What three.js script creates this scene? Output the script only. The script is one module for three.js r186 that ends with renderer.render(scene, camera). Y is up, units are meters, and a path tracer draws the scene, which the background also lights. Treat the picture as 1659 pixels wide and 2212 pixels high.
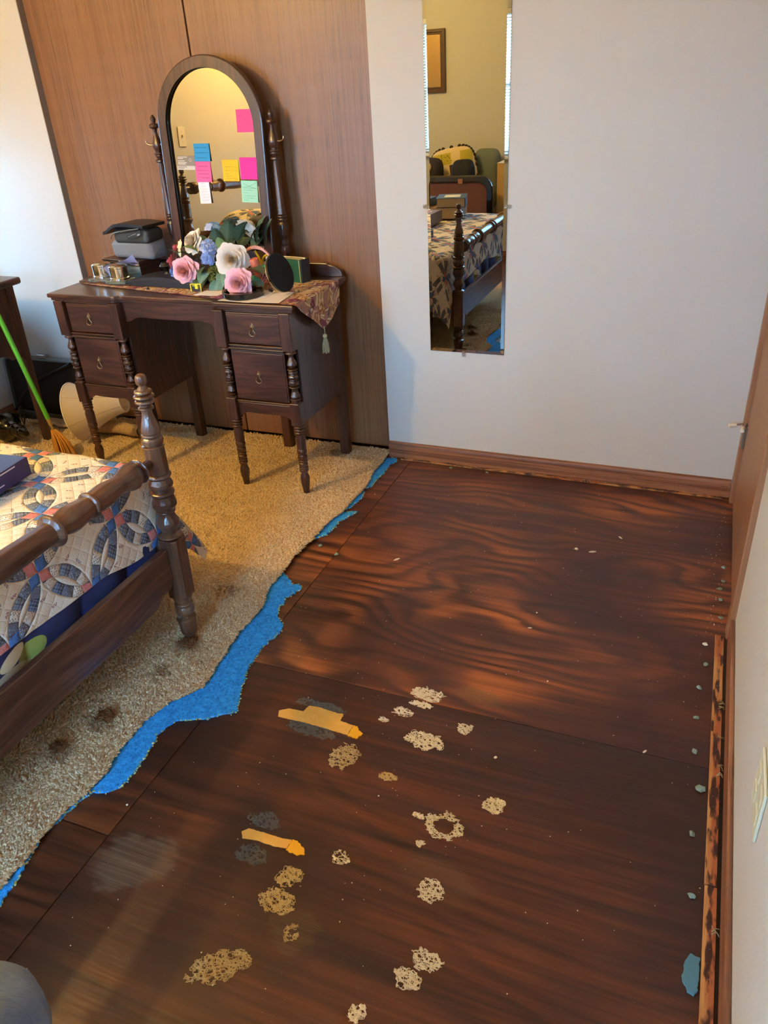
import * as THREE from 'three';
import { mergeGeometries, mergeVertices, toCreasedNormals } from 'three/addons/utils/BufferGeometryUtils.js';
import { RoundedBoxGeometry } from 'three/addons/geometries/RoundedBoxGeometry.js';
import { MarchingCubes } from 'three/addons/objects/MarchingCubes.js';

// ---------- camera, sky, exposure ----------
const scene = new THREE.Scene();
const camera = new THREE.PerspectiveCamera(67.1, 1659 / 2212, 0.03, 60);
camera.rotation.order = 'YXZ';
camera.position.set(1.2195, 1.5, 2.9202);
camera.rotation.set(THREE.MathUtils.degToRad(-29.476), THREE.MathUtils.degToRad(23.461), THREE.MathUtils.degToRad(-3.562));
scene.background = new THREE.Color().setRGB(0.25, 0.58, 1.0);   // daylight sky outside the windows
scene.backgroundIntensity = 70;
const renderer = new THREE.WebGLRenderer({ antialias: true });
renderer.toneMapping = THREE.LinearToneMapping;
renderer.toneMappingExposure = 1.0;
renderer.shadowMap.enabled = true;
// the room's ceiling lamp: a PointLight inside its glass globe (built with the globe further down)
const LAMP = { x: -1.40, y: 2.26, z: 2.42, power: 10.2, color: new THREE.Color().setRGB(1.0, 0.645, 0.175), size: 1.5 };

// ---------- small helpers ----------
const R = THREE.MathUtils.degToRad, V3 = (x, y, z) => new THREE.Vector3(x, y, z);
let seedState = 12345;
const rnd = () => { seedState = (seedState + 0x6d2b79f5) | 0; let t = Math.imul(seedState ^ (seedState >>> 15), 1 | seedState); t = (t + Math.imul(t ^ (t >>> 7), 61 | t)) ^ t; return ((t ^ (t >>> 14)) >>> 0) / 4294967296; };
const rr = (a, b) => a + (b - a) * rnd();
const reseed = (s) => { seedState = s; };
const used = new Map();
function numbered(n) { const k = used.get(n) || 0; used.set(n, k + 1); return k ? n + '_' + String(k).padStart(3, '0') : n; }
function shadow(o) { o.traverse((m) => { if (m.isMesh) { m.castShadow = true; m.receiveShadow = true; } }); return o; }
function thing(name, label, category, pos = [0, 0, 0], turn = 0, group) {
  const o = new THREE.Group(); o.name = numbered(name); scene.add(o);
  o.position.set(...pos); o.rotation.y = turn; o.userData = { label, category };
  if (group) o.userData.group = group;
  return o;
}
function part(name, geo, m, parent, label) {
  const o = new THREE.Mesh(Array.isArray(geo) ? merge(geo) : geo, m); o.name = parent ? name : numbered(name);
  if (parent) { const k = parent.children.filter((c) => c.name === name || c.name.startsWith(name + '_0')).length; if (k) o.name = name + '_' + String(k).padStart(3, '0'); }
  o.castShadow = o.receiveShadow = true;
  if (label) o.userData.label = label;
  (parent || scene).add(o); return o;
}
function one(name, geo, m, label, category, group) { const o = part(name, geo, m, null); o.userData = { label, category }; if (group) o.userData.group = group; return o; }
function struct(name, geo, m, parent) { const o = part(name, geo, m, parent); if (!parent) { o.userData.kind = 'structure'; } return o; }
function merge(list) {
  const g = list.map((x) => { let y = x.index ? x.toNonIndexed() : x.clone(); for (const k of Object.keys(y.attributes)) if (!['position', 'normal', 'uv', 'color'].includes(k)) y.deleteAttribute(k); return y; });
  const hasC = g.some((x) => x.attributes.color);
  if (hasC) for (const x of g) if (!x.attributes.color) x.setAttribute('color', new THREE.BufferAttribute(new Float32Array(x.attributes.position.count * 3).fill(1), 3));
  return mergeGeometries(g);
}
const mv = (g, x = 0, y = 0, z = 0) => g.translate(x, y, z);
const box = (x0, x1, y0, y1, z0, z1) => mv(new THREE.BoxGeometry(x1 - x0, y1 - y0, z1 - z0), (x0 + x1) / 2, (y0 + y1) / 2, (z0 + z1) / 2);
const rbox = (x0, x1, y0, y1, z0, z1, r = 0.004, s = 2) => mv(new RoundedBoxGeometry(x1 - x0, y1 - y0, z1 - z0, s, Math.min(r, (x1 - x0) / 2.01, (y1 - y0) / 2.01, (z1 - z0) / 2.01)), (x0 + x1) / 2, (y0 + y1) / 2, (z0 + z1) / 2);
// uv in metres: v runs along the grain axis, u across it
function grainUV(g, axis = 'y', off = 0) {
  if (g.index) g = g.toNonIndexed();
  const p = g.attributes.position, n = g.attributes.normal, uv = new Float32Array(p.count * 2), a = 'xyz'.indexOf(axis), o = [0, 1, 2].filter((i) => i !== a);
  for (let i = 0; i < p.count; i += 3) {
    const N = [0, 0, 0];
    for (let k = 0; k < 3; k++) { N[0] += Math.abs(n.getX(i + k)); N[1] += Math.abs(n.getY(i + k)); N[2] += Math.abs(n.getZ(i + k)); }
    const across = N[o[0]] > N[o[1]] ? o[1] : o[0];
    for (let k = 0; k < 3; k++) { const P = [p.getX(i + k), p.getY(i + k), p.getZ(i + k)]; uv[2 * (i + k)] = P[across] + off; uv[2 * (i + k) + 1] = P[a] + off * 1.7; }
  }
  g.setAttribute('uv', new THREE.BufferAttribute(uv, 2)); return g;
}
function planarUV(g, f) { const p = g.attributes.position, uv = new Float32Array(p.count * 2); for (let i = 0; i < p.count; i++) { const q = f(p.getX(i), p.getY(i), p.getZ(i)); uv[2 * i] = q[0]; uv[2 * i + 1] = q[1]; } g.setAttribute('uv', new THREE.BufferAttribute(uv, 2)); return g; }
function deform(g, f) { const p = g.attributes.position; for (let i = 0; i < p.count; i++) { const q = f(p.getX(i), p.getY(i), p.getZ(i), i); p.setXYZ(i, q[0], q[1], q[2]); } g.computeVertexNormals(); return g; }
// turned profile: start (y, r) then pieces ['b' bead | 'l' straight | 's' smooth, end y, radius (bead: greatest radius)]
function turned(y0, r0, pieces, seg = 24) {
  const pts = [[r0, y0]]; let y = y0, r = r0;
  for (const [k, y1, r1] of pieces) {
    const n = k === 'l' ? 1 : 8;
    for (let i = 1; i <= n; i++) {
      const t = i / n;
      if (k === 'b') pts.push([r + (r1 - r) * Math.sqrt(Math.max(0, 1 - (2 * t - 1) ** 2)), y + (y1 - y) * t]);
      else if (k === 's') pts.push([r + (r1 - r) * (0.5 - 0.5 * Math.cos(Math.PI * t)), y + (y1 - y) * t]);
      else pts.push([r1, y1]);
    }
    y = y1; if (k !== 'b') r = r1;
  }
  if (pts[0][1] > pts[pts.length - 1][1]) pts.reverse();
  pts.unshift([0.0001, pts[0][1]]); pts.push([0.0001, pts[pts.length - 1][1]]);
  let g = new THREE.LatheGeometry(pts.map((q) => new THREE.Vector2(Math.max(q[0], 0.0001), q[1])), seg);
  const p = g.attributes.position, uv = g.attributes.uv;
  for (let i = 0; i < p.count; i++) uv.setXY(i, uv.getX(i) * 0.12, p.getY(i));
  return toCreasedNormals(g, 0.7);
}
const tube = (pts, r, seg = 24, rad = 8, closed = false) => new THREE.TubeGeometry(new THREE.CatmullRomCurve3(pts.map((q) => V3(...q)), closed), seg, r, rad, closed);
function rod(a, b, r, rad = 10, r2 = r) { const A = V3(...a), B = V3(...b), d = B.clone().sub(A), g = new THREE.CylinderGeometry(r2, r, d.length(), rad); g.applyQuaternion(new THREE.Quaternion().setFromUnitVectors(V3(0, 1, 0), d.clone().normalize())); return mv(g, (a[0] + b[0]) / 2, (a[1] + b[1]) / 2, (a[2] + b[2]) / 2); }
const poly = (pts) => new THREE.Shape(pts.map((q) => new THREE.Vector2(q[0], q[1])));
// outline in the floor plane (x, z), raised from y0 to y1
function slab(pts, y0, y1, bevel = 0) { const g = new THREE.ExtrudeGeometry(poly(pts.map((q) => [q[0], -q[1]])), { depth: y1 - y0 - 2 * bevel, bevelEnabled: bevel > 0, bevelSize: bevel, bevelThickness: bevel, bevelOffset: -bevel, bevelSegments: 2, curveSegments: 12 }); g.rotateX(-Math.PI / 2); return mv(g, 0, y0 + bevel, 0); }
// outline in the x-y plane, from z0 to z1
function plate(pts, z0, z1, bevel = 0) { const g = new THREE.ExtrudeGeometry(Array.isArray(pts) ? poly(pts) : pts, { depth: z1 - z0 - 2 * bevel, bevelEnabled: bevel > 0, bevelSize: bevel, bevelThickness: bevel, bevelOffset: -bevel, bevelSegments: 2, curveSegments: 24 }); return mv(g, 0, 0, z0 + bevel); }

// ---------- noise and textures ----------
const hash = (x, y) => { let h = Math.imul(x, 374761393) + Math.imul(y, 668265263) | 0; h = Math.imul(h ^ (h >>> 13), 1274126177); return ((h ^ (h >>> 16)) >>> 0) / 4294967296; };
function vn(x, y, px = 0, py = 0) {   // value noise 0..1, optional periods
  let ix = Math.floor(x), iy = Math.floor(y); const fx = x - ix, fy = y - iy, u = fx * fx * (3 - 2 * fx), v = fy * fy * (3 - 2 * fy);
  let x1 = ix + 1, y1 = iy + 1;
  if (px) { ix = ((ix % px) + px) % px; x1 = ((x1 % px) + px) % px; } if (py) { iy = ((iy % py) + py) % py; y1 = ((y1 % py) + py) % py; }
  const a = hash(ix, iy), b = hash(x1, iy), c = hash(ix, y1), d = hash(x1, y1);
  return a + (b - a) * u + (c - a) * v + (a - b - c + d) * u * v;
}
const fbm = (x, y, o = 4) => { let s = 0, a = 0.5, n = 0; for (let i = 0; i < o; i++) { s += a * vn(x + i * 17.3, y + i * 9.1); n += a; a *= 0.5; x *= 2.03; y *= 2.03; } return s / n; };
const clamp = (x, a = 0, b = 1) => Math.min(b, Math.max(a, x)), mixn = (a, b, t) => a + (b - a) * t, sstep = (a, b, x) => { const t = clamp((x - a) / (b - a)); return t * t * (3 - 2 * t); };
const mix3 = (a, b, t) => [a[0] + (b[0] - a[0]) * t, a[1] + (b[1] - a[1]) * t, a[2] + (b[2] - a[2]) * t];
function tex(w, h, f, srgb = true, rx = 1, ry = 1) {
  const d = new Uint8Array(w * h * 4);
  for (let j = 0, i = 0; j < h; j++) for (let k = 0; k < w; k++, i += 4) { const c = f(k / w, j / h); d[i] = clamp(c[0], 0, 255); d[i + 1] = clamp(c[1], 0, 255); d[i + 2] = clamp(c[2], 0, 255); d[i + 3] = 255; }
  const t = new THREE.DataTexture(d, w, h); t.magFilter = THREE.LinearFilter; t.minFilter = THREE.LinearMipmapLinearFilter; t.wrapS = t.wrapT = THREE.RepeatWrapping;
  if (srgb) t.colorSpace = THREE.SRGBColorSpace; t.repeat.set(rx, ry); t.needsUpdate = true; return t;
}
const grey = (w, h, f, rx = 1, ry = 1) => tex(w, h, (u, v) => { const g = 255 * f(u, v); return [g, g, g]; }, false, rx, ry);
function canvasTex(w, h, draw) { const c = document.createElement('canvas'); c.width = w; c.height = h; draw(c.getContext('2d'), w, h); const t = new THREE.CanvasTexture(c); t.colorSpace = THREE.SRGBColorSpace; t.magFilter = THREE.LinearFilter; return t; }
const mat = (color, rough = 0.6, o = {}) => new THREE.MeshStandardMaterial({ color, roughness: rough, ...o });
const phys = (color, rough, o = {}) => new THREE.MeshPhysicalMaterial({ color, roughness: rough, ...o });

// dark stained furniture wood, half-metre tile with the grain along v
const woodF = (base, dark, lines) => (u, v) => {
  const w = vn(u * 6, v * 2, 6, 2) * 1.2, s = vn(u * 60 + w * 3, v * 4, 60, 4), f = vn(u * 256, v * 10, 256, 10), b = vn(u * 9 + 3, v * 2, 9, 2);
  let t = 0.42 * s + 0.25 * f + 0.33 * b; t = sstep(0.2, 0.8, t);
  const c = mix3(dark, base, t), p = f > 0.86 ? lines : 0; return [c[0] * (1 - p), c[1] * (1 - p), c[2] * (1 - p)];
};
const tDark = tex(512, 512, woodF([84, 50, 37], [48, 27, 20], 0.35), true, 2, 2);
const tDarkBump = grey(512, 512, (u, v) => 0.5 + 0.3 * vn(u * 160, v * 6, 160, 6), 2, 2);
const tFine = grey(256, 256, (u, v) => 0.5 * vn(u * 90, v * 90, 90, 90) + 0.5 * vn(u * 40, v * 40, 40, 40));
const M = {
  wood: phys(0xffffff, 0.36, { map: tDark, bumpMap: tDarkBump, bumpScale: 0.0004, clearcoat: 0.5, clearcoatRoughness: 0.22 }),
  bedWood: phys(0xffffff, 0.34, { map: tex(512, 512, woodF([112, 74, 50], [66, 38, 25], 0.3), true, 2, 2), bumpMap: tDarkBump, bumpScale: 0.0003, clearcoat: 0.6, clearcoatRoughness: 0.18 }),
  mirror: mat(0xb6b7b2, 0.0, { metalness: 1 }), oldMirror: mat(0xb7b1a2, 0.0, { metalness: 1 }),
  brass: mat(0xae9a7c, 0.3, { metalness: 1 }),
  steel: mat(0xb9bcc0, 0.28, { metalness: 1 }),
  silver: mat(0xdfe2e4, 0.1, { metalness: 1 }),
  black: mat(0x131316, 0.45),
  blackGloss: phys(0x0d0d0f, 0.2, { clearcoat: 0.6 }),
};

// ---------- the room ----------
const tPeel = grey(512, 512, (u, v) => 0.6 * vn(u * 48, v * 48, 48, 48) + 0.4 * vn(u * 110, v * 110, 110, 110));
tPeel.repeat.set(2, 2);
const wallM = mat(0xcfcdc6, 0.62, { bumpMap: tPeel, bumpScale: 0.0006 });
const ceilM = mat(0xebe6da, 0.9, { bumpMap: tPeel, bumpScale: 0.003 });
const XL = -2.15, XR = 1.432, ZB = 4.2, YC = 2.42, T = 0.12;
const wallBox = (...b) => grainUV(box(...b), 'y');
// back wall: white to the left and right of the closet, with the closet's niche between them
struct('wall_back', [wallBox(XL - T, -1.527, 0, YC, -0.7, 0), wallBox(0, XR + T, 0, YC, -0.7, 0), wallBox(-1.527, 0, 2.06, YC, -0.7, 0), wallBox(-1.527, 0, 0, YC, -0.8, -0.7)], wallM);
const WL = [0.10, 0.30];
struct('wall_left', [wallBox(XL - T, XL, 0, YC, -0.7, WL[0]), wallBox(XL - T, XL, 0, YC, WL[1], ZB + T), wallBox(XL - T, XL, 0, 0.6, WL[0], WL[1]), wallBox(XL - T, XL, 1.5, YC, WL[0], WL[1])], wallM);
struct('wall_right', [wallBox(XR, XR + T, 0, YC, 0.905, ZB + T), wallBox(XR, XR + T, 2.04, YC, 0, 0.905), wallBox(XR + 0.05, XR + T, 0, 2.04, 0, 0.905)], wallM);
const WA = [-2.10, -1.42], WB = [0.03, 0.88], WY = [0.85, 1.9];
struct('wall_front', [wallBox(XL, WA[0], 0, YC, ZB, ZB + T), wallBox(WA[1], WB[0], 0, YC, ZB, ZB + T), wallBox(WB[1], XR + T, 0, YC, ZB, ZB + T),
  wallBox(WA[0], WA[1], 0, WY[0], ZB, ZB + T), wallBox(WA[0], WA[1], WY[1], YC, ZB, ZB + T), wallBox(WB[0], WB[1], 0, WY[0], ZB, ZB + T), wallBox(WB[0], WB[1], WY[1], YC, ZB, ZB + T)], wallM);
struct('ceiling', wallBox(XL - T, XR + T, YC, YC + 0.1, -0.8, ZB + T), ceilM);
// ground outside
struct('ground', box(-25, 25, -0.62, -0.5, -25, 25), mat(0x6a6c62, 0.95, { bumpMap: tFine, bumpScale: 0.02 }));

// windows with open slatted blinds
function windowAt(n, w, h, place) {
  const g = new THREE.Group(); g.name = 'window_' + n; g.userData.kind = 'structure'; scene.add(g); place(g);
  const fm = mat(0xf0eee8, 0.4), f = 0.045;   // local: x across, y up from the sill, z = 0 at the inner face, outside at -z
  part('window_frame', [box(0, f, 0, h, -0.09, -0.03), box(w - f, w, 0, h, -0.09, -0.03), box(f, w - f, 0, f, -0.09, -0.03), box(f, w - f, h - f, h, -0.09, -0.03), box(f, w - f, h / 2 - 0.02, h / 2 + 0.02, -0.085, -0.04)], fm, g);
  part('pane', box(f, w - f, f, h - f, -0.064, -0.061), phys(0xffffff, 0.0, { transmission: 1, thickness: 0, ior: 1.45 }), g);
  part('sill', rbox(-0.03, w + 0.03, -0.025, 0.0, -0.03, 0.04, 0.006), fm, g);
  part('headrail', rbox(0.005, w - 0.005, h - 0.04, h - 0.002, -0.028, 0.012, 0.004), fm, g);
  const slats = []; for (let y = 0.02; y < h - 0.05; y += 0.0225) { const s = new THREE.BoxGeometry(w - 0.02, 0.0008, 0.025); s.rotateX(R(24)); slats.push(mv(s, w / 2, y, -0.008)); }
  const sl = part('slats', slats, mat(0xf4f4f0, 0.45), g); sl.userData.kind = 'stuff';
}
windowAt(1, WA[1] - WA[0], WY[1] - WY[0], (g) => { g.position.set(WA[1], WY[0], ZB); g.rotation.y = Math.PI; });
windowAt(2, WB[1] - WB[0], WY[1] - WY[0], (g) => { g.position.set(WB[1], WY[0], ZB); g.rotation.y = Math.PI; });
windowAt(3, WL[1] - WL[0], 0.9, (g) => { g.position.set(XL, 0.6, WL[1]); g.rotation.y = Math.PI / 2; });

// closet: two tall oak veneer sliding panels in the niche
const oakF = (seed) => (u, v) => {
  const x = u * 0.78, y = v * 2.06, wob = 0.02 * (fbm(x * 2 + seed, y * 0.7) - 0.5);
  const X = x + wob, broad = fbm(X * 9 + seed * 3, y * 0.8, 3), lines = vn((X + 0.004 * vn(x * 30, y * 3)) * 190 + seed, y * 1.6), pore = vn(X * 620 + seed, y * 14), por2 = vn(X * 420 + 50, y * 7 + seed);
  let c = mix3([144, 98, 61], [114, 73, 44], 0.3 * broad + 0.55 * sstep(0.3, 0.9, 0.55 * lines + 0.45 * broad));
  const p = 0.17 * sstep(0.66, 0.95, pore) + 0.14 * sstep(0.72, 0.95, por2) * sstep(0.4, 0.7, lines); return [c[0] * (1 - p), c[1] * (1 - p), c[2] * (1 - p)];
};
const oakBump = grey(512, 512, (u, v) => 1 - 0.6 * sstep(0.65, 0.95, vn(u * 256, v * 8, 256, 8)), 1.3, 1);
function closetPanel(x0, x1, z, seed) {
  const t = tex(1024, 1024, oakF(seed)), m = phys(0xffffff, 0.42, { map: t, bumpMap: oakBump, bumpScale: 0.0005, clearcoat: 0.25, clearcoatRoughness: 0.35 });
  return planarUV(rbox(x0, x1, 0.03, 2.05, z - 0.03, z, 0.002), (x, y) => [(x - x0) / 0.78, (y - 0.02) / 2.06]), m;
}
{
  const g = new THREE.Group(); g.name = 'door_1'; g.userData = { kind: 'structure', label: 'pair of tall oak veneer closet panels behind the dressing table' }; scene.add(g);
  const mk = (x0, x1, z, seed) => { const m = phys(0xffffff, 0.42, { map: tex(1024, 1024, oakF(seed)), bumpMap: oakBump, bumpScale: 0.0005, clearcoat: 0.25, clearcoatRoughness: 0.35 });
    part('door_panel', planarUV(rbox(x0, x1, 0.03, 2.05, z - 0.03, z, 0.002), (x, y) => [(x - x0) / 0.78, y / 2.06]), m, g); };
  mk(-1.524, -0.762, -0.034, 2.3); mk(-0.755, -0.002, -0.034, 7.9);
  part('jamb', box(-1.5275, -1.524, 0, 2.06, -0.1, -0.001), mat(0x8d8278, 0.7), g);
}
// door in the right wall, next to the back corner, with its casing and lower hinge
const doorWood = (() => { const t = tex(512, 1024, (u, v) => { const x = u * 0.8, y = v * 2, w = 0.03 * fbm(x * 3, y * 1.1), l = vn((x + w) * 90, y * 1.3), f = vn(x * 330, y * 9); const c = mix3([171, 122, 88], [138, 92, 62], 0.6 * l + 0.4 * f); return c; }); t.repeat.set(1.25, 0.5); return phys(0xffffff, 0.4, { map: t, clearcoat: 0.3, clearcoatRoughness: 0.3 }); })();
{
  const g = new THREE.Group(); g.name = 'door_2'; g.userData = { kind: 'structure' }; scene.add(g);
  part('door_slab', grainUV(rbox(1.4285, 1.47, 0.008, 2.02, 0.06, 0.853, 0.002), 'y'), doorWood, g);
  part('casing', grainUV(rbox(1.415, 1.44, 0.0, 2.09, 0.001, 0.056, 0.005), 'y', 0.3), doorWood, g);
  part('casing', grainUV(rbox(1.415, 1.44, 0.0, 2.09, 0.857, 0.913, 0.005), 'y', 0.7), doorWood, g);
  part('casing', grainUV(rbox(1.415, 1.44, 2.025, 2.09, 0.057, 0.856, 0.005), 'z', 0.1), doorWood, g);
  const hinge = part('hinge', [mv(new THREE.CylinderGeometry(0.0065, 0.0065, 0.09, 14), 1.4225, 0.285, 0.062), box(1.4265, 1.429, 0.24, 0.33, 0.06, 0.092), mv(new THREE.SphereGeometry(0.0075, 12, 8), 1.4225, 0.334, 0.062)], M.steel, g);
  part('door_stop', [rod([1.4225, 0.336, 0.062], [1.385, 0.332, 0.075], 0.0035), rod([1.4225, 0.336, 0.062], [1.412, 0.332, 0.105], 0.0035)], M.steel, hinge);
  part('bumper', [rod([1.389, 0.3325, 0.074], [1.366, 0.331, 0.082], 0.0085, 14), rod([1.413, 0.332, 0.1], [1.409, 0.331, 0.122], 0.0075, 14)], mat(0xe9e2d0, 0.5), hinge);
}
// baseboards
const tBase = tex(1024, 128, (u, v) => { const x = u * 1.45, y = v * 0.09, wv = 0.012 * fbm(x * 2.2, y * 20), l = vn(x * 2.2, (y + wv) * 220), f = vn(x * 18, y * 900); const c = mix3([164, 108, 72], [112, 68, 44], sstep(0.3, 0.8, l) * 0.8 + 0.2 * f), p = 0.35 * sstep(0.78, 0.95, f); return [c[0] * (1 - p), c[1] * (1 - p), c[2] * (1 - p)]; });
tBase.repeat.set(1 / 1.45, 1 / 0.09);
const baseM = phys(0xffffff, 0.42, { map: tBase, clearcoat: 0.25, clearcoatRoughness: 0.3 });
const baseProfile = [[0, 0.004], [0.0125, 0.004], [0.0125, 0.062], [0.010, 0.072], [0.005, 0.0765], [0, 0.077]];
{
  let g = plate(baseProfile, 0, 1.412, 0); g.rotateY(Math.PI / 2); // local z -> x
  g = toCreasedNormals(g, 0.5); planarUV(deform(g, (x, y, z) => [x, y, -z]), (x, y) => [x, y]);   // flip so that it faces the room
  const idx = g.toNonIndexed ? g : g; const p = idx.attributes.position; for (let i = 0; i < p.count; i += 3) { for (const a of ['position', 'uv']) { const A = idx.attributes[a], s = A.itemSize; for (let k = 0; k < s; k++) { const t = A.array[i * s + k]; A.array[i * s + k] = A.array[(i + 1) * s + k]; A.array[(i + 1) * s + k] = t; } } } idx.computeVertexNormals();
  struct('baseboard_back', mv(g, 0.001, 0, 0.0), baseM);
  struct('baseboard_right', planarUV(rbox(1.4195, 1.432, 0.004, 0.077, 0.914, ZB, 0.004), (x, y, z) => [z, y + x]), baseM);
  struct('baseboard_left', planarUV(rbox(XL, XL + 0.012, 0.004, 0.077, 0.0, ZB, 0.004), (x, y, z) => [z, y + x]), baseM);
  struct('baseboard_front', planarUV(rbox(XL + 0.013, 1.418, 0.004, 0.077, ZB - 0.012, ZB, 0.004), (x, y, z) => [x, y + z]), baseM);
}

// ---------- plywood subfloor ----------
const FX0 = -0.25, FZ0 = -0.02, FW = 1.75, FH = 3.1;
function ply(u, v) {
  const x = FX0 + u * FW, z = FZ0 + v * FH;
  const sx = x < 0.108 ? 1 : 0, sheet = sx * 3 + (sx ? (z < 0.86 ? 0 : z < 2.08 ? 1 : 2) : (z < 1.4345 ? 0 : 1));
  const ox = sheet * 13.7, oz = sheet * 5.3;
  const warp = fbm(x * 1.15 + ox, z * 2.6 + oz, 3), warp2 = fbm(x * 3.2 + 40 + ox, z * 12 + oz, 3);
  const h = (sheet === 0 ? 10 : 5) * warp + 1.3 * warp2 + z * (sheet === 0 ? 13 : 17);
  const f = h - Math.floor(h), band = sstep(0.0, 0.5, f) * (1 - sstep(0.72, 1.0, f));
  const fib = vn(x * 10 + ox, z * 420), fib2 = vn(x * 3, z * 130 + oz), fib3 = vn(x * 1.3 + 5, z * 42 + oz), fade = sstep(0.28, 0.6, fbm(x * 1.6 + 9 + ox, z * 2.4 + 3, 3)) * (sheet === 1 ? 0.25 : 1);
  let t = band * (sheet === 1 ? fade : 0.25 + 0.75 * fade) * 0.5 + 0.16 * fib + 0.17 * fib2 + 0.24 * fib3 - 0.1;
  const blot = fbm(x * 2.0 + 31, z * 3.4 + 7, 4);
  t *= mixn(0.35, 1.1, sstep(0.32, 0.62, blot));
  return { t, fib, blot, x, z };
}
// worn, dulled patches in the finish: x, z, rx, rz, turn, strength
const dull = [[0.205, 2.118, 0.10, 0.075, -0.35, 0.8], [0.62, 2.14, 0.055, 0.05, 0, 0.5], [0.86, 1.93, 0.09, 0.05, 0.2, 0.35], [0.80, 1.37, 0.08, 0.03, 0.2, 0.5]];
const dullAt = (x, z) => { let s = 0; for (const [a, b, p, q, w, k] of dull) { const c = Math.cos(w), n = Math.sin(w), dx = ((x - a) * c + (z - b) * n) / p, dz = (-(x - a) * n + (z - b) * c) / q, e = Math.hypot(dx, dz) + 0.7 * (fbm(x * 30, z * 60, 3) - 0.5); s = Math.max(s, k * (1 - sstep(0.75, 1.1, e))); } return s; };
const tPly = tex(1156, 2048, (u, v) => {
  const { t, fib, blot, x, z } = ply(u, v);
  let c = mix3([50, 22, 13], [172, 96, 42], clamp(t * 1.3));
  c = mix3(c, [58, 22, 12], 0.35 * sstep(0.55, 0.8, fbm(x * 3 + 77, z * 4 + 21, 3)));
  if (z > 1.4345) c = [c[0] * 0.76, c[1] * 0.71, c[2] * 0.74];  // nearer floor darkened in its colour, shade of the bed painted in
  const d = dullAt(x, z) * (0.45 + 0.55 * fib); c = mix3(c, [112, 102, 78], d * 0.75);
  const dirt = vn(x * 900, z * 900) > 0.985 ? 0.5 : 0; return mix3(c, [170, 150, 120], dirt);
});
const tPlyR = grey(578, 1024, (u, v) => { const { t, fib, blot, x, z } = ply(u, v); return clamp(0.34 + 0.12 * (1 - blot) + 0.1 * fib + 0.3 * dullAt(x, z)); });
const tPlyB = grey(578, 1024, (u, v) => { const { t, fib } = ply(u, v); return 0.5 * clamp(t) + 0.5 * fib; });
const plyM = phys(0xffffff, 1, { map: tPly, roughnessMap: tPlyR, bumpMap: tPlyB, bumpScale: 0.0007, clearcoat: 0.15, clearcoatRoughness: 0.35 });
{
  const g = new THREE.Group(); g.name = 'floor'; g.userData.kind = 'structure'; scene.add(g);
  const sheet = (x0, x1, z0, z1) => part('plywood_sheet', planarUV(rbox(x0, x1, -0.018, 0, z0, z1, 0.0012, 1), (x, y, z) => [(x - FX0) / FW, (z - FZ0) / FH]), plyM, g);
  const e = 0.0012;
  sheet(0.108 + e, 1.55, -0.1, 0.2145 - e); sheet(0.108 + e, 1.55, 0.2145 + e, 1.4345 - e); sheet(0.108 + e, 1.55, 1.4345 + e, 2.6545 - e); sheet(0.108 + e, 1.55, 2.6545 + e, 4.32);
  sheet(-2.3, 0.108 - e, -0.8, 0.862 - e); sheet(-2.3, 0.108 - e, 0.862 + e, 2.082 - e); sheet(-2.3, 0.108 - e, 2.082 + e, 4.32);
  part('joist_deck', box(-2.4, 1.6, -0.06, -0.0185, -0.85, 4.35), mat(0x1a110c, 0.9), g);
}

// ---------- carpet pad, carpet ----------
const inPoly = (P, x, z) => { let c = false; for (let i = 0, j = P.length - 1; i < P.length; j = i++) if ((P[i][1] > z) !== (P[j][1] > z) && x < (P[j][0] - P[i][0]) * (z - P[i][1]) / (P[j][1] - P[i][1]) + P[i][0]) c = !c; return c; };
function ragged(pts, step, amp) { const o = []; for (let i = 0; i < pts.length - 1; i++) { const [a, b] = pts[i], [c, d] = pts[i + 1], L = Math.hypot(c - a, d - b), n = Math.max(1, Math.round(L / step)), nx = -(d - b) / L, nz = (c - a) / L; for (let k = 0; k < n; k++) { const t = k / n, j = amp * (rnd() - 0.5) * 2; o.push([a + (c - a) * t + nx * j, b + (d - b) * t + nz * j]); } } o.push(pts[pts.length - 1]); return o; }
reseed(11);
const carpetEdge = ragged([[-0.012, -0.032], [-0.008, 0.049], [-0.007, 0.188], [0.014, 0.339], [0.009, 0.552], [-0.012, 0.659], [-0.012, 0.783], [-0.026, 0.893], [-0.016, 0.999], [-0.018, 1.085], [0.018, 1.224], [0.013, 1.360], [0.032, 1.491], [0.044, 1.592], [-0.008, 1.668], [-0.034, 1.748], [-0.032, 1.858], [-0.014, 1.941], [-0.020, 2.007], [-0.029, 2.065], [-0.033, 2.125], [-0.022, 2.198], [-0.024, 2.270], [-0.05, 2.6], [-0.04, 3.2], [-0.05, 4.18]], 0.02, 0.0035);
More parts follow.
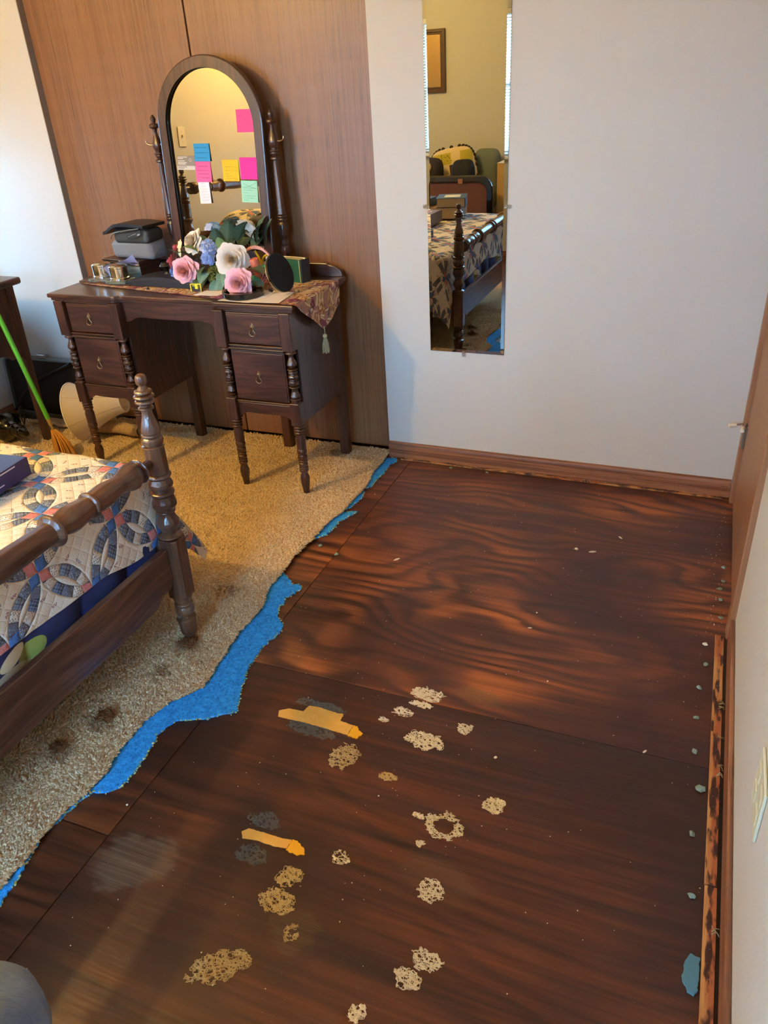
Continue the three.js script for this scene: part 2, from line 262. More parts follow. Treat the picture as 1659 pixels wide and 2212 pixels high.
const padPieces = [
  [[-0.005, 0.034], [0.041, 0.021], [0.051, 0.054], [0.035, 0.079], [0.034, 0.133], [0.037, 0.186], [0.033, 0.252], [0.033, 0.307], [0.006, 0.337]],
  [[0.010, 0.346], [0.023, 0.350], [0.036, 0.403], [0.028, 0.447], [0.023, 0.494], [0.000, 0.537]],
  [[0.004, 0.545], [0.062, 0.516], [0.049, 0.563], [0.025, 0.609], [0.026, 0.673], [0.021, 0.715], [-0.003, 0.748], [-0.022, 0.767]],
  [[-0.022, 0.986], [0.017, 1.017], [0.055, 1.051], [0.073, 1.039], [0.089, 1.055], [0.082, 1.092], [0.065, 1.120], [0.074, 1.151], [0.068, 1.181], [0.085, 1.219], [0.118, 1.250], [0.131, 1.272], [0.133, 1.311], [0.121, 1.340], [0.117, 1.388], [0.126, 1.474], [0.166, 1.590], [0.186, 1.639], [0.118, 1.689], [0.045, 1.721], [0.026, 1.784], [0.039, 1.802], [0.045, 1.863], [0.052, 1.908], [0.046, 1.962], [0.023, 1.986], [-0.007, 1.993], [-0.022, 2.033], [-0.036, 2.128]],
  [[-0.034, 2.15], [-0.021, 2.197], [-0.011, 2.227], [-0.004, 2.275], [0.003, 2.304], [0.012, 2.42], [-0.03, 2.6]],
];
const padM = mat(0xffffff, 0.9, { map: tex(512, 512, (u, v) => { const a = vn(u * 70, v * 70, 70, 70), b = vn(u * 24, v * 24, 24, 24), f = vn(u * 180, v * 120, 180, 120); let c = mix3([18, 116, 200], [66, 184, 250], clamp(0.6 * a + 0.5 * b - 0.05)); if (f > 0.9) c = mix3(c, [150, 205, 225], 0.6); if (a < 0.12) c = mix3(c, [10, 60, 110], 0.6); return c; }, true, 6, 6), bumpMap: tFine, bumpScale: 0.002 });
const tornM = mat(0xffffff, 0.95, { vertexColors: true });
{
  const t = thing('carpet_pad', 'bright blue foam carpet pad torn along a ragged edge beside the tan carpet', 'carpet pad');
  part('pad_sheet', planarUV(slab([[-2.1, 0.01], [-0.06, 0.01], [-0.06, 0.9], [-0.09, 1.4], [-0.09, 4.1], [-2.1, 4.1]], 0.0002, 0.0062), (x, y, z) => [x, z]), padM, t);
  for (const P of padPieces) {
    const edge = ragged(P, 0.008, 0.0028), outline = [...edge, [P[P.length - 1][0] - 0.14, P[P.length - 1][1]], [P[0][0] - 0.14, P[0][1]]];
    const flap = part('pad_flap', planarUV(slab(outline, 0.0003, 0.0064, 0.001), (x, y, z) => [x, z]), padM, t);
    const bits = [];
    for (const [x, z] of edge.slice(2, -2)) for (let k = 0; k < 2; k++) {
      if (rnd() < 0.35) continue;
      const g = new THREE.IcosahedronGeometry(rr(0.0014, 0.0034), 0), c = rnd() < 0.5 ? [0.45, 0.55, 0.22] : rnd() < 0.6 ? [0.16, 0.42, 0.42] : [0.6, 0.58, 0.3];
      g.scale(rr(0.7, 1.6), rr(0.5, 1), rr(0.7, 1.6)); g.rotateY(rr(0, 6)); mv(g, x + rr(-0.002, 0.003), rr(0.002, 0.007), z + rr(-0.003, 0.003));
      g.setAttribute('color', new THREE.BufferAttribute(new Float32Array(g.attributes.position.count * 3).map((_, i) => c[i % 3]), 3)); bits.push(g);
    }
    if (bits.length) part('torn_edge', bits, tornM, flap, 'yellow green crumbled foam edge').userData.kind = 'stuff';
  }
}
const carpetPoly = [[-2.145, 0.002], [-1.524, 0.002], [-1.52, -0.032], ...carpetEdge, [-2.145, 4.18]];
// brown soiled spots: x, z, radius
const soil = [[-0.10, 1.46, 0.07], [-0.13, 1.80, 0.06], [-0.16, 1.93, 0.05], [-0.10, 1.58, 0.045], [-0.12, 1.16, 0.05]];
{
  const m = mat(0xffffff, 1, { map: tex(256, 256, (u, v) => mix3([176, 140, 96], [206, 172, 126], vn(u * 60, v * 60, 60, 60)), true, 4, 4) });
  const g = slab(carpetPoly, 0.0066, 0.0178, 0.002);
  const c = one('carpet', planarUV(g, (x, y, z) => [x, z]), m, 'worn tan shag carpet cut back along a wavy edge, under the bed and dressing table', 'carpet');
  const spots = [];
  const add = (n, x0, x1, z0, z1, s = 1) => { for (let i = 0; i < n; i++) { const x = rr(x0, x1), z = rr(z0, z1); if (inPoly(carpetPoly, x, z)) spots.push([x, z, s]); } };
  add(72000, -1.55, 0.05, -0.03, 1.42); add(31000, -0.62, 0.06, 1.42, 2.42); add(9000, -2.14, -1.5, 0.0, 1.0, 1.25); add(4000, -2.1, -0.5, 1.3, 3.2, 1.5);
  for (let i = 0; i < carpetEdge.length - 1; i++) { const [a, b] = carpetEdge[i], [q, w] = carpetEdge[i + 1]; if (b > 2.5) break; for (let k = 0; k < 14; k++) { const t = rnd(); spots.push([a + (q - a) * t - rr(0, 0.004), b + (w - b) * t, 1, 1]); } }
  const B = []; for (const [y, r] of [[-0.0012, 0.0042], [0.0056, 0.0032]]) for (let k = 0; k < 3; k++) B.push(V3(r * Math.cos(k * 2.0944) + 26 * Math.max(0, y) * y, y, r * Math.sin(k * 2.0944))); B.push(V3(26 * 0.0113 * 0.0113, 0.0113, 0));
  const BI = []; for (let k = 0; k < 3; k++) { const n = (k + 1) % 3; BI.push(k, k + 3, n, n, k + 3, n + 3, k + 3, 6, n + 3); }
  const N = spots.length, bp = new Float32Array(N * 21), bc = new Float32Array(N * 21), bi = new Uint32Array(N * 27), d = new THREE.Object3D(), tmp = V3(0, 0, 0); let bn = 0;
  const addBlade = (m) => { for (let k = 0; k < 7; k++) { tmp.copy(B[k]).applyMatrix4(m); bp[bn * 21 + 3 * k] = tmp.x; bp[bn * 21 + 3 * k + 1] = tmp.y; bp[bn * 21 + 3 * k + 2] = tmp.z; } for (let k = 0; k < 27; k++) bi[bn * 27 + k] = bn * 7 + BI[k]; bn++; };
  const tint = (i, c3) => { for (let k = 0; k < 21; k++) bc[i * 21 + k] = c3[k % 3]; };
  spots.forEach(([x, z, s, e], i) => {
    const lean = fbm(x * 9, z * 9, 2) * 6.28 * 2;
    d.position.set(x, 0.0135, z); d.rotation.set(0, 0, 0); d.rotation.order = 'YXZ';
    d.rotation.y = e ? rr(-0.7, 0.7) : lean + rr(-2.2, 2.2); d.rotation.z = e ? -rr(0.5, 1.3) : -rr(0.0, 0.6); const k = rr(0.75, 1.3) * s * (0.9 + 0.2 * fbm(x * 30, z * 30 + 5, 2)); d.scale.set(k, k * rr(0.7, 1.15), k); d.updateMatrix(); addBlade(d.matrix);
    let so = 0; for (const [a, b, r] of soil) so = Math.max(so, 1 - sstep(0.35, 1, Math.hypot(x - a, z - b) / r + 0.8 * (vn(x * 60, z * 60) - 0.5)));
    const n = 0.55 * vn(x * 220, z * 220) + 0.45 * fbm(x * 12, z * 12, 2), t = clamp(n + rr(-0.2, 0.2));
    const c3 = mix3(mix3([0.54, 0.375, 0.205], [0.78, 0.575, 0.345], t), [0.22, 0.115, 0.05], 0.8 * so); tint(i, c3);
  });
  const pg = new THREE.BufferGeometry(); pg.setAttribute('position', new THREE.BufferAttribute(bp, 3)); pg.setAttribute('color', new THREE.BufferAttribute(bc, 3)); pg.setIndex(new THREE.BufferAttribute(bi, 1)); pg.computeVertexNormals();
  part('pile', pg, mat(0xffffff, 1.0, { vertexColors: true }), c).userData.kind = 'stuff';
  // brown lint clumps lying on the pile
  reseed(5);
  const lint = mat(0x70401c, 1);
  for (const [x, z, r, lab] of [[-0.098, 1.447, 0.034, 'brown lint clump on the carpet at the foot of the bedpost'], [-0.132, 1.79, 0.03, 'brown lint clump on the carpet below the bed rail, nearest to the blue pad'], [-0.175, 1.92, 0.026, 'brown lint clump on the carpet nearest the lower left corner of the photo'], [-0.225, 0.09, 0.03, 'pale lint clump on the carpet in front of the rear leg of the dressing table']]) {
    const s = []; for (let k = 0; k < 46; k++) { const a = rr(0, 6.28), b = a + rr(-1.5, 1.5), q = r * Math.sqrt(rnd()), w = r * rnd(); s.push(tube([[q * Math.cos(a), rr(0.0, 0.01), q * Math.sin(a)], [w * Math.cos(b), rr(0.008, 0.018), w * Math.sin(b)], [q * Math.cos(b + 0.7), rr(0.0, 0.012), q * Math.sin(b + 0.7)]], rr(0.0007, 0.0014), 7, 4)); }
    one('lint_clump', s.map((g2) => mv(g2, x, 0.024, z)), x < -0.2 ? mat(0x8a7858, 1) : lint, lab, 'lint');
  }
}

// ---------- marks and scraps on the plywood ----------
reseed(21);
function web(cx, cz, rx, rz, o = {}) {
  const { ring = 0, step = 0.0054, turn = rr(0, 3), blobs = 0.4 } = o, w = (o.w || 0.0022) * 1.05, pts = [], out = [];
  for (let x = -rx; x <= rx; x += step) for (let z = -rz; z <= rz; z += step) { const a = x + rr(-0.5, 0.5) * step, b = z + rr(-0.5, 0.5) * step, e = Math.hypot(a / rx, b / rz); if (e < 1 - 0.35 * vn(a * 90 + cx * 50, b * 90) && e > ring && rnd() > 0.30) pts.push([cx + a, cz + b]); }
  const ridge = (p, q, w0, w1, h) => {
    const mx = (p[0] + q[0]) / 2 + rr(-1, 1) * step * 0.3, mz = (p[1] + q[1]) / 2 + rr(-1, 1) * step * 0.3, line = [p, [mx, mz], q], ws = [w0, (w0 + w1) * 0.6, w1], pos = [];
    for (let i = 0; i < 2; i++) { const a = line[i], b = line[i + 1], L = Math.hypot(b[0] - a[0], b[1] - a[1]) || 1, nx = -(b[1] - a[1]) / L, nz = (b[0] - a[0]) / L, y = 0.0002; const A = [a[0] + nx * ws[i], y, a[1] + nz * ws[i]], B = [a[0], h, a[1]], C = [a[0] - nx * ws[i], y, a[1] - nz * ws[i]], D = [b[0] + nx * ws[i + 1], y, b[1] + nz * ws[i + 1]], E = [b[0], h, b[1]], F = [b[0] - nx * ws[i + 1], y, b[1] - nz * ws[i + 1]]; for (const q3 of [[A, D, B], [B, D, E], [B, E, C], [C, E, F]]) for (const v of q3) pos.push(...v); }
    return pos;
  };
  const all = [];
  pts.forEach((p, i) => { const near = pts.map((q, j) => [Math.hypot(q[0] - p[0], q[1] - p[1]), j]).filter((e) => e[1] > i && e[0] < step * 1.9).sort((a, b) => a[0] - b[0]).slice(0, 3); for (const [, j] of near) all.push(...ridge(p, pts[j], rr(0.3, 1) * w * 0.5, rr(0.2, 1) * w * 0.5, rr(0.0006, 0.0016))); if (rnd() < blobs) all.push(...ridge([p[0] - rr(0.001, 0.004), p[1] + rr(-1, 1) * 0.002], [p[0] + rr(0.001, 0.004), p[1] + rr(-1, 1) * 0.002], w * 0.8, w * 0.5, 0.002)); });
  const g = new THREE.BufferGeometry(); g.setAttribute('position', new THREE.BufferAttribute(new Float32Array(all), 3)); g.setAttribute('uv', new THREE.BufferAttribute(new Float32Array(all.length / 3 * 2), 2)); g.computeVertexNormals();
  return g;
}
const glue = { white: phys(0xe4ded2, 0.38, { side: THREE.DoubleSide, clearcoat: 0.4 }), tan: phys(0xbfa878, 0.5, { side: THREE.DoubleSide, clearcoat: 0.3 }), grey: phys(0x5c5850, 0.55, { side: THREE.DoubleSide }) };
for (const [x, z, rx, rz, m, lab, o] of [
  [0.660, 1.408, 0.056, 0.030, 'white', 'large white glue residue farthest from the camera on the plywood', { w: 0.0042, blobs: 0.5 }],
  [0.655, 1.448, 0.044, 0.012, 'white', 'white glue streak lying along the crack just in front of the farthest residue', { w: 0.005, blobs: 0.6 }],
  [0.617, 1.492, 0.038, 0.020, 'white', 'curled white glue residue left of the plywood crack', { w: 0.005, step: 0.011, blobs: 0.5 }],
  [0.579, 1.535, 0.020, 0.012, 'white', 'small thin white glue smear near the right end of the larger yellow strip', {}],
  [0.708, 1.569, 0.060, 0.036, 'white', 'wide streaky white glue residue right of the larger yellow strip', { w: 0.0034, blobs: 0.45 }],
  [0.795, 1.497, 0.024, 0.022, 'white', 'small white star shaped glue residue farthest right in the upper group', { blobs: 0.4 }],
  [0.534, 1.686, 0.044, 0.050, 'tan', 'tan web of glue residue just below the larger yellow strip', {}],
  [0.661, 1.710, 0.030, 0.015, 'tan', 'small slanted glue smear right of the tan web of residue', { w: 0.004, blobs: 0.5 }],
  [0.928, 1.708, 0.030, 0.030, 'white', 'lone white glue residue farthest right on the plywood', { w: 0.003 }],
  [0.834, 1.802, 0.052, 0.042, 'white', 'white ring of glue residue with a bare centre', { ring: 0.42 }],
  [0.772, 1.793, 0.024, 0.009, 'white', 'short white glue spike at the left of the ring of residue', { w: 0.004 }],
  [0.799, 1.862, 0.014, 0.011, 'white', 'tiny glue residue just in front of the ring of residue', {}],
  [0.644, 1.955, 0.026, 0.022, 'white', 'small cream glue residue right of the smaller yellow strip', { w: 0.004, step: 0.01, blobs: 0.5 }],
  [0.857, 1.964, 0.034, 0.030, 'white', 'round white cracked glue residue between the ring and the lowest patch', {}],
  [0.559, 2.036, 0.034, 0.031, 'tan', 'yellowish glue residue just below the smaller yellow strip', { w: 0.0034 }],
  [0.562, 2.095, 0.047, 0.034, 'tan', 'largest yellowish web of glue residue in the column below the smaller yellow strip', { w: 0.003 }],
  [0.620, 2.146, 0.020, 0.023, 'tan', 'faint ring shaped glue residue at the bottom of the yellowish column', { ring: 0.3 }],
  [0.520, 2.255, 0.072, 0.036, 'tan', 'long slanted glue residue at the lower left of the plywood', { turn: -0.6 }],
  [0.897, 2.106, 0.040, 0.027, 'white', 'glue residue near the bottom edge of the photo, right of centre', {}],
  [0.874, 2.152, 0.033, 0.024, 'white', 'pale glue residue lowest but one at the bottom edge of the photo', {}],
  [0.809, 2.242, 0.020, 0.022, 'white', 'curled glue residue lowest of all at the bottom edge of the photo', { w: 0.004 }],
  [0.412, 1.628, 0.085, 0.026, 'grey', 'grey crust of old adhesive around the larger yellow strip', { w: 0.006, step: 0.006 }],
  [0.395, 1.540, 0.10, 0.018, 'grey', 'thin grey adhesive smear behind the larger yellow strip', { w: 0.004 }],
  [0.436, 1.922, 0.048, 0.026, 'grey', 'grey adhesive crust behind the smaller yellow strip', { w: 0.003 }],
  [0.452, 2.012, 0.048, 0.028, 'grey', 'grey adhesive crust in front of the smaller yellow strip', { w: 0.003 }]]) {
  const g = merge([web(x, z, rx, rz, o || {}), web(x, z, rx * 1.05, rz * 1.05, { ...(o || {}), step: 0.0036, w: 0.0013, blobs: 0.12 })]);
  if (o && o.turn) { g.translate(-x, 0, -z); g.rotateY(-o.turn); g.translate(x, 0, z); }
  one('glue_residue', g, glue[m], lab, 'residue', 'glue residue on the plywood');
}
{
  const yel = phys(0xffffff, 0.6, { map: tex(256, 256, (u, v) => mix3([214, 158, 62], [226, 176, 92], fbm(u * 14, v * 14, 3))) });
  const yEnd = mat(0xe6a716, 0.6);
  const mk = (P, tip, lab) => { const t = thing('yellow_strip', lab, 'tape'); part('strip', planarUV(slab(ragged([...P, P[0]], 0.006, 0.0007), 0.0002, 0.0028, 0.0005), (x, y, z) => [x * 5, z * 5]), yel, t); part('frayed_end', slab(ragged([...tip, tip[0]], 0.004, 0.0016), 0.0002, 0.0030), yEnd, t, 'brighter yellow frayed end'); };
  mk([[0.295, 1.595], [0.318, 1.579], [0.360, 1.577], [0.366, 1.552], [0.398, 1.549], [0.451, 1.554], [0.469, 1.551], [0.472, 1.577], [0.512, 1.581], [0.510, 1.617], [0.482, 1.616], [0.427, 1.614], [0.371, 1.613], [0.323, 1.616], [0.303, 1.616]], [[0.5125, 1.581], [0.523, 1.582], [0.534, 1.593], [0.548, 1.60], [0.538, 1.622], [0.511, 1.62]], 'larger yellow strip with a step in its far edge, stuck to the plywood');
  mk([[0.400, 1.970], [0.412, 1.957], [0.456, 1.955], [0.499, 1.955], [0.522, 1.951], [0.521, 1.975], [0.488, 1.980], [0.446, 1.979], [0.411, 1.985]], [[0.5225, 1.950], [0.535, 1.951], [0.556, 1.962], [0.566, 1.975], [0.55, 1.984], [0.5215, 1.979]], 'smaller narrow yellow strip stuck to the plywood, nearer the camera');
  // torn piece of pad and crumbs by the right wall
  one('foam_scrap', planarUV(slab(ragged([[1.368, 1.925], [1.386, 1.927], [1.385, 1.941], [1.386, 1.958], [1.384, 1.991], [1.378, 2.004], [1.367, 1.999], [1.356, 1.977], [1.358, 1.956], [1.359, 1.946], [1.368, 1.925]], 0.005, 0.0012), 0.0003, 0.0075, 0.001), (x, y, z) => [x, z]), mat(0x4f7f92, 0.9, { bumpMap: tFine, bumpScale: 0.002 }), 'large torn scrap of blue grey foam on the plywood beside the tack strip', 'foam scrap');
  const ORD = ['first', 'second', 'third', 'fourth', 'fifth', 'sixth', 'seventh'];
  const cm = mat(0x7f9a92, 0.9), wm = mat(0xd8dcd6, 0.8);
  [[1.361, 0.955, 1], [1.366, 1.047], [1.352, 1.151], [1.350, 1.271], [1.352, 1.392], [1.370, 1.507, 0, 1.5], [1.358, 1.642], [1.365, 1.797], [0.301, 0.048], [0.463, 0.050], [1.405, 0.521], [1.404, 0.606], [1.396, 0.654], [1.40, 0.713], [1.402, 0.811], [0.031, 0.790], [0.114, 0.828]].forEach(([x, z, w, s = 1], i) => {
    const g = deform(new THREE.IcosahedronGeometry(0.0062 * s, 1), (a, b, c) => { const k = 0.7 + 0.7 * vn(a * 300 + i * 7, c * 300 + b * 200); return [a * k * 1.2, b * k * 0.55 + 0.0035, c * k]; }); g.rotateY(i * 1.3);
    one('foam_crumb', mv(g, x, 0.0003, z), w ? wm : cm, w ? 'white plaster crumb on the plywood at the far end of the tack strip' : i < 8 ? ORD[i - 1] + ' blue grey foam crumb from the far end in the row beside the tack strip' : i < 10 ? 'small foam crumb against the back baseboard, ' + ['left', 'right'][i - 8] + ' one of the two' : i < 15 ? ORD[i - 10] + ' foam crumb from the back corner along the foot of the door' : ['small pale blue crumb touching the plywood close to the carpet edge', 'pale blue crumb on the plywood just right of the plywood seam'][i - 15], 'crumb', w ? undefined : i < 8 ? 'foam crumbs beside the tack strip' : i < 10 ? 'foam crumbs by the back baseboard' : i < 15 ? 'foam crumbs at the foot of the door' : 'crumbs near the carpet edge');
  });
  const sp = [[0.922, 0.544, 3.2], [0.978, 0.546, 2.2], [1.058, 0.422, 1.6], [0.334, 0.793, 2], [0.867, 0.950, 1.3], [0.863, 1.032, 1.2], [0.961, 1.251, 1.2], [1.238, 1.429, 1.3], [0.095, 1.996, 1.3], [0.894, 1.567, 1.8], [0.661, 1.772, 1], [0.073, 0.360, 1.3]];
  for (let i = 0; i < 330; i++) { const x = rr(0.02, 1.4), z = rr(0.08, 2.6); if (!inPoly(carpetPoly, x, z) && x > 0.14 + 0.03 * Math.sin(z * 9)) sp.push([x, z, rr(0.18, 0.62)]); }
  for (let i = 0; i < 60; i++) sp.push([rr(1.36, 1.41), rr(0.1, 0.9), rr(0.3, 0.8)]);
  const im = new THREE.InstancedMesh(new THREE.IcosahedronGeometry(0.0024, 0), mat(0xe4dfd2, 0.8), sp.length), d = new THREE.Object3D();
  sp.forEach(([x, z, s], i) => { d.position.set(x, 0.0008 * s + 0.0003, z); d.rotation.set(0, rr(0, 6), 0); d.scale.set(s * rr(0.8, s > 1 ? 3 : 1.5), s * 0.5, s); d.updateMatrix(); im.setMatrixAt(i, d.matrix); });
  im.name = 'plaster_specks'; im.userData = { label: 'scattered white plaster specks all over the dark plywood', category: 'specks', kind: 'stuff' }; im.castShadow = im.receiveShadow = true; scene.add(im);
}
// tack strips: thin stained wooden laths set with nails
{
  const strip = (n, x0, x1, z0, z1, lab, along) => {
    const L = along === 'z' ? z1 - z0 : x1 - x0;
    const m = phys(0xffffff, 0.55, { map: tex(64, 1024, (u, v) => { const q = v * L, rust = fbm(u * 2.2 + n * 9, q * 26, 3), s = sstep(0.42, 0.62, rust - 0.25 * Math.abs(u - 0.55) + 0.08 * vn(q * 5, n)), g = vn(u * 14, q * 30); let c = mix3([204, 150, 88], [176, 118, 64], g); c = mix3(c, [166, 84, 44], sstep(0.4, 0.7, fbm(u * 1.5 + 4, q * 5 + n * 3, 2)) * 0.8); return mix3(c, [52, 26, 20], s * 0.92); }) });
    const t = thing('tack_strip', lab, 'tack strip');
    part('lath', planarUV(rbox(x0, x1, 0.0003, 0.0075, z0, z1, 0.001, 1), (x, y, z) => along === 'z' ? [(x - x0) / (x1 - x0), (z - z0) / L] : [(z - z0) / (z1 - z0), (x - x0) / L]), m, t);
    const pins = []; for (let q = 0.02; q < L; q += 0.03) { const c = along === 'z' ? [mixn(x0, x1, rr(0.35, 0.7)), z0 + q] : [x0 + q, mixn(z0, z1, rr(0.35, 0.7))]; pins.push(mv(new THREE.ConeGeometry(0.0011, 0.004, 6), c[0], 0.0093, c[1])); }
    part('pins', pins, M.steel, t).userData.kind = 'stuff';
    const fib = []; for (let k = 0; k < 5; k++) { const q = rr(0.05, 0.95); const c = along === 'z' ? [x1, z0 + q * L] : [x0 + q * L, z1]; for (let j = 0; j < 3; j++) fib.push(tube([[c[0] - 0.008, 0.008, c[1] + rr(-0.01, 0.01)], [c[0], 0.013, c[1] + rr(-0.006, 0.006)], [c[0] + 0.006, 0.006, c[1] + rr(-0.01, 0.01)]], 0.0011, 6, 4)); }
    part('carpet_fibres', fib, mat(0xa08a66, 1), t).userData.kind = 'stuff';
  };
  strip(1, 1.3875, 1.4115, 0.905, 1.762, 'rust stained tack strip beside the right baseboard, farther length', 'z');
  strip(2, 1.3885, 1.4125, 1.765, 3.1, 'rust stained orange tack strip beside the right baseboard, nearer length', 'z');
  strip(3, 0.06, 1.39, 0.014, 0.026, 'narrow splintered tack strip along the foot of the back baseboard', 'x');
}

// ---------- the dressing table ----------
const VT = 0.795;   // height of its top
const legTop = (x, z) => grainUV(rbox(x - 0.0225, x + 0.0225, 0.622, 0.765, z - 0.0225, z + 0.0225, 0.003), 'y', x);
const upperTurn = (x, z) => mv(turned(0.622, 0.018, [['l', 0.617, 0.018], ['b', 0.609, 0.0215], ['l', 0.606, 0.010], ['s', 0.600, 0.009], ['s', 0.566, 0.0195], ['s', 0.552, 0.010], ['b', 0.545, 0.020], ['l', 0.543, 0.012], ['b', 0.530, 0.0185], ['l', 0.528, 0.0125], ['b', 0.507, 0.0195], ['l', 0.505, 0.013], ['b', 0.484, 0.0195], ['l', 0.482, 0.012], ['b', 0.474, 0.0205], ['s', 0.462, 0.012], ['s', 0.44, 0.0195], ['s', 0.432, 0.012], ['b', 0.424, 0.021], ['l', 0.421, 0.019], ['l', 0.414, 0.019]], 20), x, 0, z);
const legMid = (x, z) => grainUV(rbox(x - 0.0215, x + 0.0215, 0.322, 0.415, z - 0.0215, z + 0.0215, 0.004), 'y', x + 0.2);
const lowerTurn = (x, z, y0 = 0.021) => mv(turned(0.322, 0.015, [['l', 0.318, 0.018], ['b', 0.309, 0.0225], ['l', 0.306, 0.0165], ['b', 0.297, 0.0220], ['l', 0.294, 0.0165], ['b', 0.283, 0.0215], ['l', 0.281, 0.017], ['s', 0.262, 0.0205], ['l', 0.222, 0.0195], ['l', 0.219, 0.0165], ['b', 0.196, 0.0205], ['l', 0.193, 0.0165], ['b', 0.172, 0.0195], ['l', 0.170, 0.015], ['b', 0.160, 0.0195], ['l', 0.158, 0.015], ['b', 0.142, 0.0185], ['l', 0.140, 0.0145], ['b', 0.131, 0.0190], ['l', 0.129, 0.015], ['b', 0.118, 0.0190], ['s', 0.112, 0.0135], ['s', 0.088, 0.0195], ['s', y0, 0.0125]], 20), x, 0, z);
const waveApron = (x0, x1, yt, yb, z0, z1, deep) => { const s = new THREE.Shape(), w = x1 - x0; s.moveTo(x0, yt); s.lineTo(x0, yb - deep); s.quadraticCurveTo(x0 + 0.05 * w, yb - deep * 1.1, x0 + 0.10 * w, yb - deep * 0.3); s.quadraticCurveTo(x0 + 0.16 * w, yb + deep * 0.25, x0 + 0.26 * w, yb); s.quadraticCurveTo(x0 + 0.5 * w, yb - deep * 0.12, x0 + 0.74 * w, yb); s.quadraticCurveTo(x0 + 0.84 * w, yb + deep * 0.25, x0 + 0.90 * w, yb - deep * 0.3); s.quadraticCurveTo(x0 + 0.95 * w, yb - deep * 1.1, x1, yb - deep); s.lineTo(x1, yt); s.closePath(); return grainUV(plate(s, z0, z1, 0.0015), 'x'); };
function pull(x, y, z) {   // pear-shaped bail on a small rosette
  const pts = [[0, 0.012], [-0.004, 0.006], [-0.005, -0.002], [-0.0125, -0.014], [-0.0105, -0.021], [0, -0.026], [0.0105, -0.021], [0.0125, -0.014], [0.005, -0.002], [0.004, 0.006]].map(([a, b]) => [x + a, y + b, z + 0.006]);
  return [tube(pts, 0.0016, 48, 6, true), mv(new THREE.SphereGeometry(0.0048, 12, 8), x, y + 0.010, z + 0.004), plate([[x, y + 0.024], [x - 0.009, y + 0.008], [x, y - 0.010], [x + 0.009, y + 0.008]], z, z + 0.0016, 0.0005)];
}
const vanity = thing('dressing_table', 'dark wooden dressing table with turned legs, four drawers and an arched mirror', 'dressing table');
{
  const v = vanity;
  // top with a slightly recessed middle and a stepped moulding
  const topOutline = (i) => [[-1.288 + i, 0.004], [-1.288 + i, 0.476 - i], [-0.962 - i, 0.476 - i], [-0.950 - i, 0.472 - i], [-0.944 - i, 0.463 - i], [-0.936 - i, 0.456 - i], [-0.925, 0.454 - i], [-0.520, 0.454 - i], [-0.509 + i, 0.456 - i], [-0.501 + i, 0.463 - i], [-0.495 + i, 0.472 - i], [-0.483 + i, 0.476 - i], [-0.152 - i, 0.476 - i], [-0.152 - i, 0.004]];
  part('tabletop', [grainUV(slab(topOutline(0), 0.7775, VT, 0.004), 'x'), grainUV(slab(topOutline(0.009), 0.765, 0.7785, 0.003), 'x')], M.wood, v);
  for (const [x0, x1] of [[-0.500, -0.170], [-1.267, -0.945]]) {
    const a = x0 + 0.0225, b = x1 - 0.0225, z = 0.4535;
    for (const x of [a, b]) part('leg', [legTop(x, z), upperTurn(x, z), legMid(x, z), lowerTurn(x, z)], M.wood, v);
    for (const x of [x0 + 0.02, x1 - 0.02]) part('leg', grainUV(rbox(x - 0.02, x + 0.02, 0.0205, 0.765, 0.036, 0.076, 0.003), 'y', x), M.wood, v, 'plain square rear leg');
    // plain sides, back and bottom of the pedestal
    part('side_panel', grainUV(rbox(x1 - 0.014, x1 - 0.002, 0.325, 0.765, 0.077, 0.431, 0.002), 'y'), M.wood, v, 'plain flat side panel');
    part('side_panel', grainUV(rbox(x0 + 0.002, x0 + 0.014, 0.325, 0.765, 0.077, 0.431, 0.002), 'y'), M.wood, v, 'plain flat side panel');
    part('back_panel', box(x0 + 0.041, x1 - 0.041, 0.34, 0.765, 0.044, 0.052), M.wood, v);
    part('bottom_panel', box(x0 + 0.015, x1 - 0.015, 0.398, 0.406, 0.078, 0.43), M.wood, v);
    // rails and mouldings between the drawers
    const xa = a + 0.0235, xb = b - 0.0235;
    part('rail', [rbox(xa, xb, 0.7585, 0.7645, 0.43, 0.462, 0.002), rbox(a - 0.004 + 0.0265, b + 0.004 - 0.0265, 0.6145, 0.6225, 0.436, 0.468, 0.003), rbox(xa, xb, 0.627, 0.634, 0.436, 0.465, 0.003), box(xa, xb, 0.6225, 0.627, 0.43, 0.455)].map((g) => grainUV(g, 'x')), M.wood, v);
    part('rail', [rbox(xa, xb, 0.400, 0.407, 0.436, 0.465, 0.003), rbox(xa, xb, 0.392, 0.3985, 0.436, 0.462, 0.003)].map((g) => grainUV(g, 'x')), M.wood, v);
    part('apron', waveApron(xa - 0.002, xb + 0.002, 0.3915, 0.352, 0.438, 0.456, 0.016), M.wood, v);
    for (const [y0, y1] of [[0.637, 0.756], [0.4095, 0.6115]]) {
      const d = part('drawer', [rbox(xa + 0.0015, xb - 0.0015, y0, y1, 0.44, 0.458, 0.003), rbox(xa + 0.008, xb - 0.008, y0 + 0.008, y1 - 0.008, 0.45, 0.4605, 0.002), box(xa + 0.004, xb - 0.004, y0 + 0.01, y1 - 0.01, 0.09, 0.44)].map((g) => grainUV(g, 'x', y0)), M.wood, v);
      part('handle', pull((xa + xb) / 2 - 0.004, (y0 + y1) / 2, 0.4605), M.brass, d, 'pear shaped brass bail handle');
    }
  }
  part('apron', waveApron(-0.9435, -0.5015, 0.765, 0.706, 0.425, 0.44, 0.02), M.wood, v, 'scalloped apron over the knee hole');
  part('back_rail', grainUV(box(-0.944, -0.5005, 0.66, 0.765, 0.04, 0.055), 'x'), M.wood, v);
